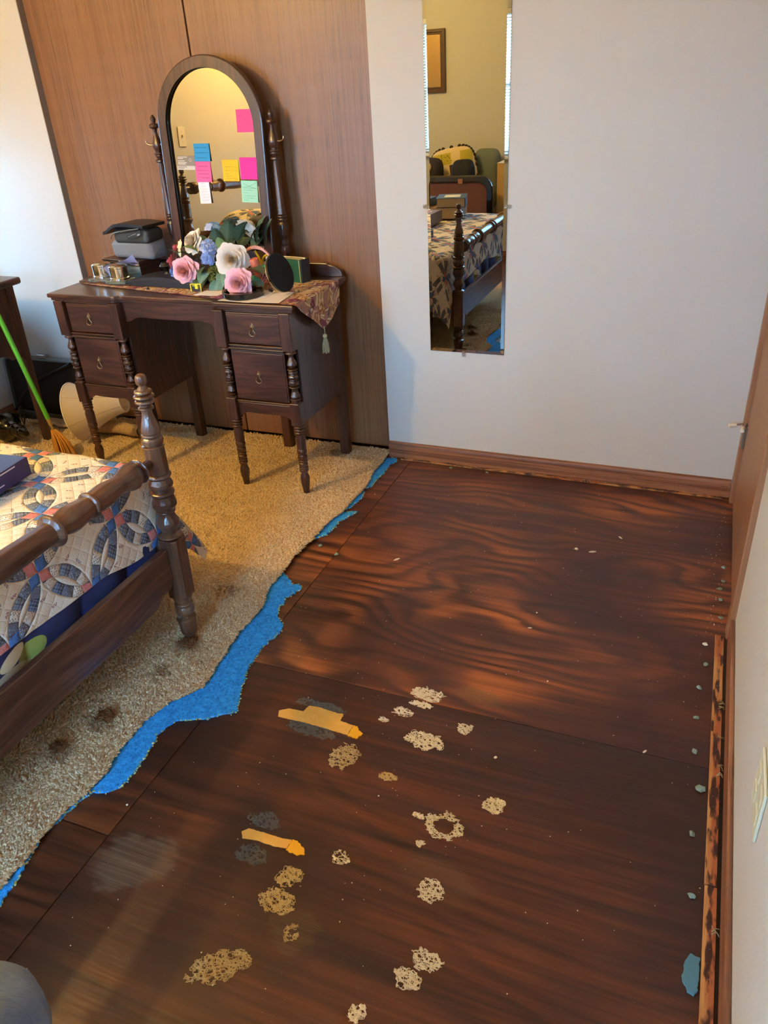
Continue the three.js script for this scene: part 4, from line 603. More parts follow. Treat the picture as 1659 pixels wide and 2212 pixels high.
// one rose: spiralling cupped petals round the +y axis, radius about 1
function rose(inner, outer, tip) {
  const L = []; let a = 0; const N = 34;
  for (let i = 0; i < N; i++) {
    const t = i / (N - 1), th = R(2 + 74 * Math.pow(t, 1.05)), h = 0.58 + 0.28 * t, rb = 0.02 + 0.17 * t, hw = 1.7 - 0.95 * t; a += 2.39996;
    const g = new THREE.PlaneGeometry(1, 1, 10, 8);
    deform(g, (u, v) => { const s = v + 0.5, w = u * 2, edge = 1 - (0.08 + 0.10 * t) * w * w - 0.035 * Math.sin(w * 6 + i * 2.1), ss = s * edge, ang = a + w * hw * (0.45 + 0.55 * Math.sin(Math.min(1, s * 1.25) * Math.PI / 2)) * (1 - 0.22 * s * s * s);
      let r = rb + h * Math.sin(th) * Math.pow(ss, 1.05) + 0.13 * t * Math.pow(ss, 4) + 0.03 * w * (t < 0.5 ? 1 : 0.5) + 0.018 * Math.sin(w * 8 + i) * s; r *= 1 - 0.5 * ss * ss * Math.pow(1 - t, 1.6);
      const y = 0.44 * Math.pow(1 - t, 1.1) + h * Math.cos(th) * ss - 0.14 * t * Math.pow(ss, 5); return [r * Math.cos(ang), y, r * Math.sin(ang)]; });
    const k = i; L.push(colorize(g, (x, y, z) => { const rad = Math.hypot(x, z), m = mix3(inner, outer, clamp(t * 1.15 + 0.2 * (hash(k, 3) - 0.5))); return mix3(m, tip, 0.55 * sstep(0.35, 0.95, rad)); }));
  }
  return merge(L);
}
function floret(c1, c2, n = 4) { const L = []; for (let i = 0; i < n; i++) { const g = new THREE.PlaneGeometry(1, 1, 4, 4), a = i / n * 6.283; deform(g, (u, v) => { const s = v + 0.5, w = u * (0.85 * Math.sin(Math.PI * clamp(0.12 + 0.82 * s)) + 0.05); const r = s; return [r * Math.cos(a) - w * Math.sin(a), 0.18 * s - 0.10 * s * s + 0.12 * w * w + 0.04 * Math.sin(s * 8), r * Math.sin(a) + w * Math.cos(a)]; }); L.push(colorize(g, (x, y, z) => mix3(c2, c1, sstep(0.0, 0.55, Math.hypot(x, z))))); } return merge(L); }
function leaf(c1, c2, w = 0.32) { const g = new THREE.PlaneGeometry(1, 1, 6, 12); deform(g, (u, v) => { const s = v + 0.5, e = w * 2 * Math.pow(Math.sin(Math.PI * Math.pow(s, 0.8)), 0.8); const x = u * e; return [x, 0.10 * Math.sin(s * 3) + 0.22 * Math.abs(u) * e + 0.012 * Math.sin(s * 30) * Math.abs(u), s]; }); return colorize(g, (x, y, z) => mix3(c2, c1, clamp(Math.abs(x) / 0.05) * (0.8 + 0.2 * Math.sin(z * 40)))); }
function aim(g, s, pos, dir, spin = 0) { const o = g.clone(); o.scale(s, s, s); o.rotateY(spin); o.applyQuaternion(new THREE.Quaternion().setFromUnitVectors(V3(0, 1, 0), V3(...dir).normalize())); return mv(o, ...pos); }
{
  reseed(31);
  const t = thing('flower_arrangement', 'bouquet of silk roses and blue hydrangea in front of the arched mirror', 'flowers', [-0.60, RT, 0.215]);
  const X = 0.60, Y = -RT, Z = -0.215, at = (x, y, z) => [x + X, y + Y, z + Z];
  const white = rose([0.88, 0.76, 0.60], [0.80, 0.76, 0.68], [0.82, 0.80, 0.76]), pink = rose([0.90, 0.56, 0.56], [0.84, 0.34, 0.42], [0.86, 0.62, 0.70]), hot = rose([0.8, 0.25, 0.3], [0.80, 0.24, 0.32], [0.85, 0.42, 0.48]);
  const R1 = (nm, g, s, p, d, lab) => part(nm, aim(g, s, at(...p), d, rr(0, 6)), petalM, t, lab);
  R1('rose', white, 0.064, [-0.508, 0.905, 0.262], [0.45, 0.25, 1], 'large white rose facing the front');
  R1('rose', white, 0.050, [-0.705, 0.955, 0.215], [-0.35, 0.55, 0.8], 'white rose at the upper left');
  R1('rose', white, 0.050, [-0.52, 0.985, 0.12], [0.2, 0.6, -0.8], 'white rose turned to the mirror');
  R1('rose', pink, 0.055, [-0.715, 0.864, 0.290], [0.1, 0.15, 1], 'pink rose at the lower left');
  R1('rose', pink, 0.056, [-0.435, 0.838, 0.352], [0.25, 0.25, 1], 'pale pink rose lowest at the front');
  R1('rose', hot, 0.044, [-0.815, 0.872, 0.215], [-1, 0.1, 0.5], 'deep pink rose at the far left');
  R1('rose', hot, 0.026, [-0.80, 0.925, 0.205], [-0.8, 0.6, 0.3], 'small deep pink bud at the far left');
  // blue hydrangea clusters
  const blue = floret([0.20, 0.33, 0.74], [0.36, 0.46, 0.82]), pale = floret([0.46, 0.56, 0.84], [0.66, 0.72, 0.9]), sky = floret([0.25, 0.52, 0.86], [0.55, 0.75, 0.95]);
  const cluster = (c, r, n, gs, dir, lab) => { const L = []; for (let i = 0; i < n; i++) { const a = rr(0, 6.28), e = rr(0.0, 1), d = [Math.cos(a) * Math.sqrt(1 - e * e) + dir[0], e + dir[1] - 0.3, Math.sin(a) * Math.sqrt(1 - e * e) + dir[2]], l = Math.hypot(...d); L.push(aim(gs[Math.floor(rnd() * gs.length)], rr(0.017, 0.023), at(c[0] + d[0] / l * r, c[1] + d[1] / l * r, c[2] + d[2] / l * r), d, rr(0, 6))); } part('hydrangea', L, petalM, t, lab); };
  cluster([-0.630, 0.935, 0.235], 0.034, 22, [blue, pale, pale], [0, 0.2, 0.8], 'blue hydrangea at the centre');
  cluster([-0.618, 0.905, 0.265], 0.026, 14, [blue], [0, 0, 1], 'deep blue florets below the centre');
  cluster([-0.79, 0.845, 0.255], 0.022, 12, [blue], [-0.2, 0, 1], 'deep blue florets behind the pink rose');
  cluster([-0.655, 0.985, 0.150], 0.034, 18, [sky, pale], [0, 0.6, -0.6], 'sky blue florets turned to the mirror');
  const yl = floret([0.85, 0.74, 0.42], [0.9, 0.82, 0.5], 6); part('daisy', [aim(yl, 0.022, at(-0.765, 0.95, 0.235), [-0.5, 0.4, 0.8]), aim(yl, 0.02, at(-0.76, 0.925, 0.25), [-0.6, 0.1, 0.8])], petalM, t, 'small cream yellow blossoms');
  // moss ball and greenery
  const moss = []; for (let i = 0; i < 620; i++) { const a = rr(0, 6.28), e = rr(-1, 1), q = Math.sqrt(1 - e * e), d = [q * Math.cos(a), e, q * Math.sin(a)], g = new THREE.ConeGeometry(0.0024, rr(0.008, 0.013), 4, 1); moss.push(colorize(aim(g, 1, at(-0.598 + d[0] * 0.034, 0.842 + d[1] * 0.038, 0.262 + d[2] * 0.034), [d[0] + rr(-0.5, 0.5), d[1] + rr(-0.5, 0.5), d[2] + rr(-0.5, 0.5)]), () => [0.15 + 0.08 * hash(i, 1), 0.17 + 0.08 * hash(i, 2), 0.045])); } part('moss_ball', moss, leafM, t, 'olive green moss ball').userData.kind = 'stuff';
  part('floral_foam', mv(turned(0.095, 0.006, [['s', 0.07, 0.055], ['s', 0.03, 0.05], ['l', 0.0, 0.035]], 18), 0, 0.006, -0.01), mat(0x25301c, 1), t, 'dark green base of the bouquet');
  const dk = leaf([0.055, 0.10, 0.055], [0.10, 0.16, 0.09]), lt = leaf([0.17, 0.28, 0.08], [0.26, 0.36, 0.16]), bl = leaf([0.10, 0.22, 0.18], [0.20, 0.34, 0.28]), fl = [];
  const put = (g, s, p, yaw, pitch, roll = 0) => { const o = g.clone(); o.scale(s, s, s); o.rotateZ(roll); o.rotateX(pitch); o.rotateY(yaw); part('leaf', mv(o, ...at(...p)), leafM, t); };
  const LV = [[lt, 0.075, [-0.665, 0.92, 0.25], -0.6, -0.5], [lt, 0.06, [-0.575, 0.93, 0.23], 0.2, -1.2], [lt, 0.075, [-0.77, 0.89, 0.22], -1.2, -0.6], [dk, 0.08, [-0.72, 0.90, 0.22], -0.9, -0.3], [dk, 0.09, [-0.60, 0.93, 0.21], 0.3, -1.3], [dk, 0.10, [-0.58, 0.95, 0.18], 1.0, -1.1], [dk, 0.10, [-0.55, 0.95, 0.15], 1.5, -0.9], [dk, 0.10, [-0.50, 0.95, 0.13], 1.9, -0.8], [dk, 0.11, [-0.47, 0.945, 0.13], 2.1, -1.1], [dk, 0.10, [-0.50, 0.92, 0.12], 2.8, -0.5], [dk, 0.10, [-0.56, 0.92, 0.11], 3.2, -0.6], [dk, 0.1, [-0.62, 0.91, 0.11], 3.6, -0.5], [dk, 0.10, [-0.45, 0.87, 0.26], 1.2, 0.1], [bl, 0.08, [-0.635, 0.86, 0.265], 0.1, 0.5], [bl, 0.08, [-0.56, 0.86, 0.27], 0.5, 0.6], [bl, 0.085, [-0.58, 0.83, 0.28], 0.1, 0.9], [bl, 0.075, [-0.50, 0.85, 0.28], 0.8, 0.5], [dk, 0.07, [-0.655, 0.87, 0.25], 0.3, 0.2], [dk, 0.09, [-0.66, 0.84, 0.26], 0.1, 0.6], [dk, 0.08, [-0.76, 0.84, 0.22], -1.4, 0.2], [dk, 0.085, [-0.70, 0.92, 0.16], -2.2, -0.6], [bl, 0.07, [-0.42, 0.83, 0.27], 0.9, 0.4], [dk, 0.11, [-0.43, 0.93, 0.12], 1.7, -1.25], [dk, 0.11, [-0.49, 0.93, 0.10], 2.4, -1.2]];
  for (const [g, s, p, y, q] of LV) put(g, s, p, y, q, rr(-0.5, 0.5));
  const st = []; for (const p of [[-0.508, 0.905, 0.255], [-0.705, 0.955, 0.21], [-0.52, 0.985, 0.125], [-0.715, 0.85, 0.275], [-0.435, 0.838, 0.345], [-0.815, 0.872, 0.212], [-0.63, 0.935, 0.23], [-0.79, 0.845, 0.25], [-0.655, 0.985, 0.152], [-0.80, 0.925, 0.205], [-0.765, 0.95, 0.235]]) st.push(tube([at(-0.60, 0.85, 0.205), [(-0.60 + p[0]) / 2 + X, (0.85 + p[1]) / 2 + Y + 0.004, (0.205 + p[2]) / 2 + Z], at(...p)], 0.0022, 10, 5)); part('stem', st, mat(0x2f4a20, 0.8), t);
}
// pink wicker basket with cosmetics
{
  const c = [-0.455, RT, 0.165], t = thing('wicker_basket', 'small pink wicker basket with a twisted handle behind the white rose', 'basket', c);
  const pk = mat(0xd99aa0, 0.55), rim = 0.075, bot = 0.052, H = 0.062, twist = (f, r, n = 3, k = 10, seg = 90) => { const L = []; for (let j = 0; j < n; j++) { const pts = []; for (let i = 0; i <= seg; i++) { const s = i / seg, [p, nn, bb] = f(s), a = s * 6.283 * k + j / n * 6.283; pts.push([p[0] + r * (nn[0] * Math.cos(a) + bb[0] * Math.sin(a)), p[1] + r * (nn[1] * Math.cos(a) + bb[1] * Math.sin(a)), p[2] + r * (nn[2] * Math.cos(a) + bb[2] * Math.sin(a))]); } L.push(tube(pts, r * 0.95, seg, 5)); } return L; };
  part('rim', twist((s) => { const a = s * 6.283; return [[rim * Math.cos(a), H, rim * 0.8 * Math.sin(a)], [Math.cos(a), 0, Math.sin(a)], [0, 1, 0]]; }, 0.0036, 3, 20, 120), pk, t);
  part('handle', twist((s) => { const a = Math.PI * s; return [[-rim * Math.cos(a), H + 0.075 * Math.sin(a), 0.01], [Math.cos(a), Math.sin(a), 0], [0, 0, 1]]; }, 0.0042, 3, 9, 100), mat(0xe0a8a6, 0.5), t);
  const w = []; for (let i = 0; i < 30; i++) for (const d of [-1, 1]) { const a = i / 30 * 6.283, b = a + d * 0.5; w.push(tube([[bot * Math.cos(a), 0.004, bot * 0.8 * Math.sin(a)], [(bot + rim) / 2 * 1.04 * Math.cos((a + b) / 2), H * 0.5, (bot + rim) / 2 * 0.83 * Math.sin((a + b) / 2)], [rim * Math.cos(b), H - 0.002, rim * 0.8 * Math.sin(b)]], 0.0019, 6, 4)); } part('woven_side', w, pk, t);
  part('basket_floor', [mv(turned(0.004, 0.05, [['l', 0.0, 0.05]], 28).scale(1, 1, 0.8), 0, 0.0005, 0)], pk, t);
  const C = (x, y, z) => [c[0] + x, c[1] + y, c[2] + z];
  const b1 = thing('nail_polish', 'purple nail polish bottle with a white cap standing in the basket', 'bottle', C(0.042, 0.0058, -0.005)); part('bottle', turned(0.058, 0.006, [['l', 0.056, 0.011], ['l', 0.052, 0.013], ['l', 0.0, 0.013]], 18), phys(0x3a1f5c, 0.12, { clearcoat: 1 }), b1); part('cap', turned(0.094, 0.006, [['s', 0.091, 0.0085], ['l', 0.0585, 0.0095]], 18), mat(0xe6e2e6, 0.35), b1);
  const b2 = thing('makeup_stick', 'salmon orange capped makeup stick leaning on the basket rim', 'makeup', C(0.03, 0.067, 0.066)); b2.rotation.set(R(14), 0, R(5)); part('cap', turned(0.042, 0.015, [['s', 0.040, 0.0185], ['l', 0.0, 0.0185]], 22), mat(0xcf7058, 0.4), b2); part('barrel', turned(0.0, 0.016, [['l', -0.02, 0.016]], 22), mat(0xb9634c, 0.4), b2);
  const b3 = thing('lip_balm', 'green tube with a black cap lying on the basket rim', 'tube'); part('tube', rod(C(0.048, 0.072, 0.052), C(0.098, 0.077, 0.045), 0.0085, 16), mat(0x2f9a6a, 0.4), b3); part('cap', rod(C(0.0985, 0.0771, 0.0449), C(0.115, 0.079, 0.042), 0.0092, 16), M.black, b3);
  const b4 = thing('yellow_scissors', 'yellow handled scissors sticking up in the basket', 'scissors'); part('handle', [tube([C(0.0, 0.06, -0.02), C(-0.006, 0.09, -0.02), C(-0.022, 0.118, -0.018)], 0.0048, 14, 8), tube([C(0.0, 0.06, -0.022), C(0.012, 0.09, -0.022), C(0.040, 0.108, -0.018)], 0.0048, 14, 8)], mat(0xe2c51e, 0.45), b4); part('blade', rod(C(0.0, 0.0065, -0.018), C(0.0, 0.062, -0.021), 0.003, 8), M.steel, b4);
  const tl = thing('teal_pouch', 'small teal organza bag lying in front of the pink basket', 'pouch', [-0.425, RT, 0.262]); part('pouch', deform(new THREE.SphereGeometry(0.026, 20, 14), (x, y, z) => [x * (1 + 0.12 * Math.sin(y * 180)), Math.max(y, -0.018) * 1.1 + 0.02, z * 0.7 + 0.003 * Math.sin(x * 200)]), phys(0x3f9a96, 0.5, { transmission: 0.2, thickness: 0 }), tl);
}
{
  const t = thing('green_book', 'dark green book with a black spine standing behind the round lid', 'book', [-0.302, RT, 0.125], R(-16));
  part('cover', [rbox(-0.045, 0.038, 0.0, 0.088, 0.021, 0.0245, 0.001), rbox(-0.045, 0.038, 0.0, 0.088, -0.0245, -0.021, 0.001)], mat(0x1f5a3c, 0.5), t); part('spine', rbox(0.0385, 0.045, 0.0, 0.089, -0.0245, 0.0245, 0.003), mat(0x141616, 0.5), t); part('pages', rbox(-0.043, 0.038, 0.002, 0.086, -0.0205, 0.0205, 0.001), mat(0xcdbb92, 0.9), t); part('band', rbox(0.030, 0.0345, 0.0005, 0.0885, -0.0252, 0.0252, 0.001), mat(0xb49c6a, 0.5), t);
  const k = thing('cream_comb', 'cream coloured comb lying on top of the green book', 'comb', [-0.312, RT + 0.0893, 0.13], R(-10)); part('spine', rbox(-0.05, 0.055, 0.0002, 0.0062, -0.003, 0.004, 0.0015), mat(0xd9c894, 0.5), k); const te = []; for (let i = 0; i < 22; i++) te.push(rbox(-0.048 + i * 0.0044, -0.0463 + i * 0.0044, 0.0008, 0.005, 0.0035, 0.022, 0.0005, 1)); part('teeth', te, mat(0xd9c894, 0.5), k);
}

// ---------- the bed ----------
const BX = -0.107, BZ1 = 1.419, BZ2 = 2.80, HX = -1.90;
const bed = thing('bed_frame', 'dark turned-post wooden bed frame with a spindle footboard rail', 'bed', [BX, 0.02, BZ1]);
{
  const o = [-BX, -0.02, -BZ1], w = (g) => mv(g, ...o);
  const foot = [['s', 0.060, 0.0255], ['s', 0.098, 0.0285], ['b', 0.103, 0.030], ['l', 0.106, 0.0175], ['l', 0.110, 0.0165], ['s', 0.122, 0.0255], ['b', 0.148, 0.0290], ['l', 0.150, 0.022], ['b', 0.160, 0.0285], ['l', 0.163, 0.0255], ['s', 0.186, 0.0305], ['l', 0.187, 0.0305]];
  const upper = [['l', 0.384, 0.030], ['l', 0.386, 0.026], ['b', 0.397, 0.034], ['l', 0.401, 0.021], ['s', 0.432, 0.032], ['s', 0.466, 0.0215], ['b', 0.474, 0.027], ['l', 0.477, 0.0285], ['s', 0.492, 0.0345], ['s', 0.520, 0.030], ['l', 0.522, 0.026], ['b', 0.534, 0.034], ['l', 0.536, 0.027], ['s', 0.553, 0.0335], ['s', 0.574, 0.025], ['b', 0.588, 0.0335], ['l', 0.591, 0.0295], ['l', 0.667, 0.0275], ['b', 0.671, 0.031], ['l', 0.673, 0.022], ['b', 0.697, 0.0295], ['b', 0.706, 0.0270], ['l', 0.7085, 0.0255], ['s', 0.772, 0.0135], ['b', 0.781, 0.021], ['l', 0.783, 0.0135], ['s', 0.788, 0.0145], ['b', 0.802, 0.0265], ['b', 0.815, 0.0275], ['b', 0.827, 0.0235], ['l', 0.829, 0.0135], ['s', 0.838, 0.0085], ['b', 0.867, 0.0150], ['l', 0.8672, 0.001]];
  const block = (x, z) => { const a = 0.032, c = 0.021, oct = [[-a, -c], [-c, -a], [c, -a], [a, -c], [a, c], [c, a], [-c, a], [-a, c]]; const g = slab(oct, 0.187, 0.385, 0.003); return grainUV(mv(g, x, 0, z), 'y', x + z); };
  const lean = (g) => deform(g, (x, y, z) => [x + 0.012 * clamp((y - 0.1) / 0.77), y, z - 0.014 * clamp((y - 0.1) / 0.77)]);
  const bp = (x, z, top, ln) => { let g = merge([mv(turned(0.0205, 0.012, foot, 28), x, 0, z), block(x, z), mv(turned(0.385, 0.030, top, 28), x, 0, z)]); if (ln) { const p = g.attributes.position; for (let i = 0; i < p.count; i++) { const k = clamp((p.getY(i) - 0.1) / 0.77); p.setX(i, p.getX(i) + 0.012 * k); p.setZ(i, p.getZ(i) - 0.014 * k); } } return w(g); };
  part('foot_post', bp(BX, BZ1, upper, true), M.bedWood, bed); part('foot_post', bp(BX, BZ2, upper, false), M.bedWood, bed);
  const tall = upper.map(([k, y, r]) => [k, y < 0.58 ? 0.385 + (y - 0.385) * 2.55 : y + 0.302, r]);
  part('head_post', bp(HX, BZ1, tall, false), M.bedWood, bed); part('head_post', bp(HX, BZ2, tall, false), M.bedWood, bed);
  // spindle rail between the posts, along z
  const half = [['l', 0.050, 0.0125], ['s', 0.062, 0.0224], ['b', 0.070, 0.0347], ['s', 0.080, 0.0291], ['s', 0.098, 0.0364], ['s', 0.150, 0.0252], ['s', 0.205, 0.0308], ['s', 0.246, 0.0286], ['l', 0.248, 0.0258], ['b', 0.262, 0.0342], ['l', 0.264, 0.0274], ['s', 0.325, 0.0342], ['s', 0.372, 0.0252], ['l', 0.374, 0.0302], ['b', 0.392, 0.0414], ['l', 0.394, 0.0274], ['s', 0.56, 0.0308], ['s', 0.655, 0.0274], ['l', 0.657, 0.0297], ['b', 0.672, 0.0375], ['l', 0.691, 0.0297]];
  const rail = (x, y) => { const mk = () => turned(0.0, 0.0125, half, 28); const a = mk(); a.rotateX(Math.PI / 2); mv(a, x, y, BZ1); const b = mk(); b.rotateX(-Math.PI / 2); mv(b, x, y, BZ2); return w(merge([a, b])); };
  part('foot_rail', rail(BX + 0.006, 0.627), M.bedWood, bed); part('head_rail', rail(HX, 1.055), M.bedWood, bed);
  // flat lower boards and side rails
  const s = new THREE.Shape(), Z = (z) => z; s.moveTo(BZ1 + 0.03, 0.362); s.lineTo(BZ2 - 0.03, 0.362); s.lineTo(BZ2 - 0.03, 0.255); s.quadraticCurveTo(BZ2 - 0.06, 0.225, BZ2 - 0.09, 0.243); s.quadraticCurveTo(BZ2 - 0.105, 0.215, BZ2 - 0.14, 0.215); s.lineTo(BZ1 + 0.14, 0.215); s.quadraticCurveTo(BZ1 + 0.105, 0.215, BZ1 + 0.09, 0.243); s.quadraticCurveTo(BZ1 + 0.06, 0.225, BZ1 + 0.03, 0.255);
  const fb = plate(s, -0.011, 0.011, 0.003); fb.rotateY(-Math.PI / 2); part('foot_board', w(mv(grainUV(fb, 'z'), BX, 0, 0)), M.bedWood, bed);
  part('head_board', w(grainUV(rbox(HX - 0.011, HX + 0.011, 0.42, 0.80, BZ1 + 0.031, BZ2 - 0.031, 0.004), 'z')), M.bedWood, bed);
  for (const z of [BZ1, BZ2]) part('side_rail', w(grainUV(rbox(HX + 0.031, BX - 0.031, 0.235, 0.365, z - 0.011, z + 0.011, 0.004), 'x', z)), M.bedWood, bed);
  const sl = []; for (let x = -1.75; x < -0.2; x += 0.22) sl.push(w(box(x, x + 0.07, 0.236, 0.252, BZ1 + 0.012, BZ2 - 0.012))); part('slats', sl, M.bedWood, bed);
}
// navy bedding under the quilt: box spring in a dark floral cover
{
  const tn = canvasTex(1024, 256, (g, W, H) => { g.fillStyle = '#161a38'; g.fillRect(0, 0, W, H); reseed(8); for (let i = 0; i < 400; i++) { g.fillStyle = `rgba(${30 + rr(0, 20)},${36 + rr(0, 20)},${80 + rr(0, 30)},0.18)`; g.beginPath(); g.ellipse(rr(0, W), rr(0, H), rr(10, 60), rr(6, 26), rr(0, 3), 0, 7); g.fill(); } for (const x of [390, 800]) { for (const [dx, dy, c, r, a] of [[-16, 0, '#8f8c3c', 46, 0.9], [34, 16, '#c9b58e', 44, -0.3], [20, -36, '#d8c9a4', 36, 0.4], [-40, 50, '#6f2c30', 30, 0.2], [6, 46, '#b9a574', 34, 0.9]]) { g.fillStyle = c; g.beginPath(); g.ellipse(x + dx, 130 + dy, r, r * 0.62, a, 0, 7); g.fill(); } } });
  const t = thing('box_spring', 'box spring in a quilted navy cover with large pale flowers under the quilt', 'box spring', [-1.0, 0.2525, 2.11]);
  const g = new RoundedBoxGeometry(1.68, 0.19, 1.335, 10, 0.03); const g2 = new THREE.BoxGeometry(1.66, 0.185, 1.335, 4, 14, 160);
  deform(g2, (x, y, z) => { const puff = Math.abs(Math.sin(z * 17 + 3 * y)) ** 0.7 * Math.cos(y / 0.185 * 2.6); const e = Math.abs(x) > 0.82 ? 1 : 0; return [x + Math.sign(x) * e * (0.022 * puff + 0.010 * fbm(z * 14, y * 20)), y + 0.093, z]; });
  part('cover', planarUV(g2, (x, y, z) => [(z + 0.7) / 1.4, clamp(y / 0.19)]), phys(0xffffff, 0.8, { map: tn, sheen: 0.4, sheenColor: new THREE.Color(0.2, 0.25, 0.5) }), t); void g;
  const m = thing('mattress', 'white mattress between the navy box spring and the quilt', 'mattress', [-1.0, 0.441, 2.11]); part('ticking', mv(new RoundedBoxGeometry(1.67, 0.135, 1.34, 4, 0.04), 0, 0.0675, 0), mat(0xddd8cc, 0.9), m);
}
// double wedding ring quilt
const QS = 0.195, QT = QS * Math.SQRT2 * 2;   // lattice spacing, tile size in metres
const quiltAt = (u, v) => {
  const x = u * QT, z = v * QT, p = (x + z) * Math.SQRT1_2 / QS, q = (z - x) * Math.SQRT1_2 / QS, i = Math.round(p), j = Math.round(q), a = p - i, b = q - j, rad = 0.7071, w = 0.155;
  const alongP = Math.abs(a) > Math.abs(b), A = alongP ? Math.abs(a) : Math.abs(b), B = alongP ? b : a, d0 = Math.hypot(a, b), d1 = Math.hypot(1 - A, B), d2 = Math.hypot(A, 1 - Math.abs(B));
  const edgeId = alongP ? [2 * i + Math.sign(a), 2 * j] : [2 * i, 2 * j + Math.sign(b)];
  const lens = d1 < rad; let kind = 'ground', id = 0, seam = Math.abs(d1 - rad);
  if (lens) {
    const own = d0 > rad - w, oth = d1 > rad - w;
    if (own && oth) { kind = alongP ? 'pink' : 'blue'; id = edgeId[0] * 31 + edgeId[1] * 7; seam = Math.min(seam, Math.abs(d0 - rad + w), Math.abs(d1 - rad + w)); }
    else if (own || oth) { const c = own ? Math.atan2(B, A) : Math.atan2(B, 1 - A), k = (c / (Math.PI / 4) * 0.5 + 0.5) * 6, s = Math.floor(k), side = own ? 1 : 2; kind = 'patch'; const m = (n, t) => ((n % t) + t) % t; id = m(s * 5 + m(edgeId[0], 4) * 11 + m(edgeId[1], 4) * 17 + (own !== (alongP ? a > 0 : b > 0) ? 3 : 0) + side, 6); seam = Math.min(seam, Math.abs((own ? d0 : d1) - rad + w), Math.abs(k - Math.round(k)) * 0.09); }
    else { kind = 'melon'; seam = Math.min(Math.abs(d0 - rad + w), Math.abs(d1 - rad + w)); }
  }
  return { kind, id, seam, x, z, a, b, d0 };
};
const CREAM = [232, 220, 200];
const tQuilt = tex(2048, 2048, (u, v) => {
  const { kind, id, seam, x, z, a, b } = quiltAt(u, v), X = x * 1000, Z = z * 1000, n = vn(u * 700, v * 700, 700, 700), P = 2048;
  let c;
  const plaid = (base, l1, l2) => { const s = 0.7071, A = (X + Z) * s, B = (Z - X) * s, f = (t, p, w2) => ((t % p) + p) % p < w2; let k = base; if (f(A, 9, 1.6)) k = mix3(k, l1, 0.55); if (f(B, 9, 1.6)) k = mix3(k, l1, 0.55); if (f(A + 4, 18, 4)) k = mix3(k, l2, 0.45); if (f(B + 4, 18, 4)) k = mix3(k, l2, 0.45); return k; };
  const sprig = (base, c1, c2, dens) => { const cx = Math.floor(X / 6.5), cz = Math.floor(Z / 6.5), h = hash(cx, cz), ox = (hash(cx + 7, cz) - 0.5) * 2.4, oz = (hash(cx, cz + 9) - 0.5) * 2.4, d = Math.hypot(X - (cx + 0.5) * 6.5 - ox, (Z - (cz + 0.5) * 6.5 - oz) * (0.7 + h)); return d < 1.0 + h * 1.2 && h < dens ? (hash(cx, cz + 3) < 0.5 ? c1 : c2) : base; };
  if (kind === 'ground') { c = CREAM; const cx = Math.floor(X / 34), cz = Math.floor(Z / 34), h = hash(cx, cz); if (h > 0.45) { const dx = X - (cx + 0.3 + 0.4 * hash(cx, cz + 1)) * 34, dz = Z - (cz + 0.3 + 0.4 * hash(cx + 1, cz)) * 34, an = h * 20, rx = dx * Math.cos(an) + dz * Math.sin(an), rz = -dx * Math.sin(an) + dz * Math.cos(an); if (Math.abs(rz) < 0.45 && Math.abs(rx) < 9) c = [170, 150, 140]; for (const [lx, lz] of [[4, 2], [-4, 2.2], [1, -2.4], [-6, -2], [7.5, -1.6]]) if (Math.hypot((rx - lx) * 0.55, rz - lz) < 1.5) c = h > 0.72 ? [158, 112, 104] : [140, 128, 132]; } }
  else if (kind === 'melon') c = sprig(CREAM, [205, 190, 172], [200, 176, 160], 0.5);
  else if (kind === 'pink') c = sprig([208, 124, 116], [224, 160, 150], [222, 150, 140], 0.6);
  else if (kind === 'blue') c = mix3([62, 104, 172], [88, 130, 188], n);
  else c = [() => plaid([78, 92, 120], [212, 212, 198], [54, 64, 92]), () => sprig([104, 114, 130], [170, 186, 192], [150, 80, 80], 0.8), () => sprig([222, 214, 198], [40, 42, 60], [110, 60, 60], 0.75), () => plaid([108, 118, 138], [200, 192, 160], [54, 62, 88]), () => sprig([112, 122, 138], [214, 212, 204], [60, 60, 74], 0.8), () => sprig([214, 203, 186], [120, 110, 120], [170, 120, 110], 0.7)][id]();
  const k = 0.93 + 0.10 * n, sm = seam < 0.006 ? 0.86 : 1; return [c[0] * k * sm, c[1] * k * sm, c[2] * k * sm];
});
const tQuiltB = grey(1024, 1024, (u, v) => { const { kind, seam, x, z, d0 } = quiltAt(u, v); let h = clamp(seam / 0.035); if (kind === 'ground') { const pet = Math.abs(Math.sin((x + z) * 74)) * Math.abs(Math.sin((x - z) * 74)); h = Math.min(h, 0.25 + 0.75 * Math.sqrt(pet)); } return 0.15 + 0.75 * Math.sqrt(h) + 0.1 * vn(u * 200, v * 200, 200, 200); });
for (const t of [tQuilt, tQuiltB]) { t.repeat.set(1 / QT, 1 / QT); t.offset.set(0.5 + 0.104 / QT, 0.75 - 1.56 / QT); }
const pillowLift = (x, z) => { const e = (c) => Math.pow(clamp(1 - Math.pow(Math.abs(z - c) / 0.36, 3)), 0.6); const s = sstep(-1.36, -1.62, x) * (1 - 0.35 * sstep(-1.74, -1.87, x)); return 0.315 * s * Math.max(e(1.80), e(2.44)); };
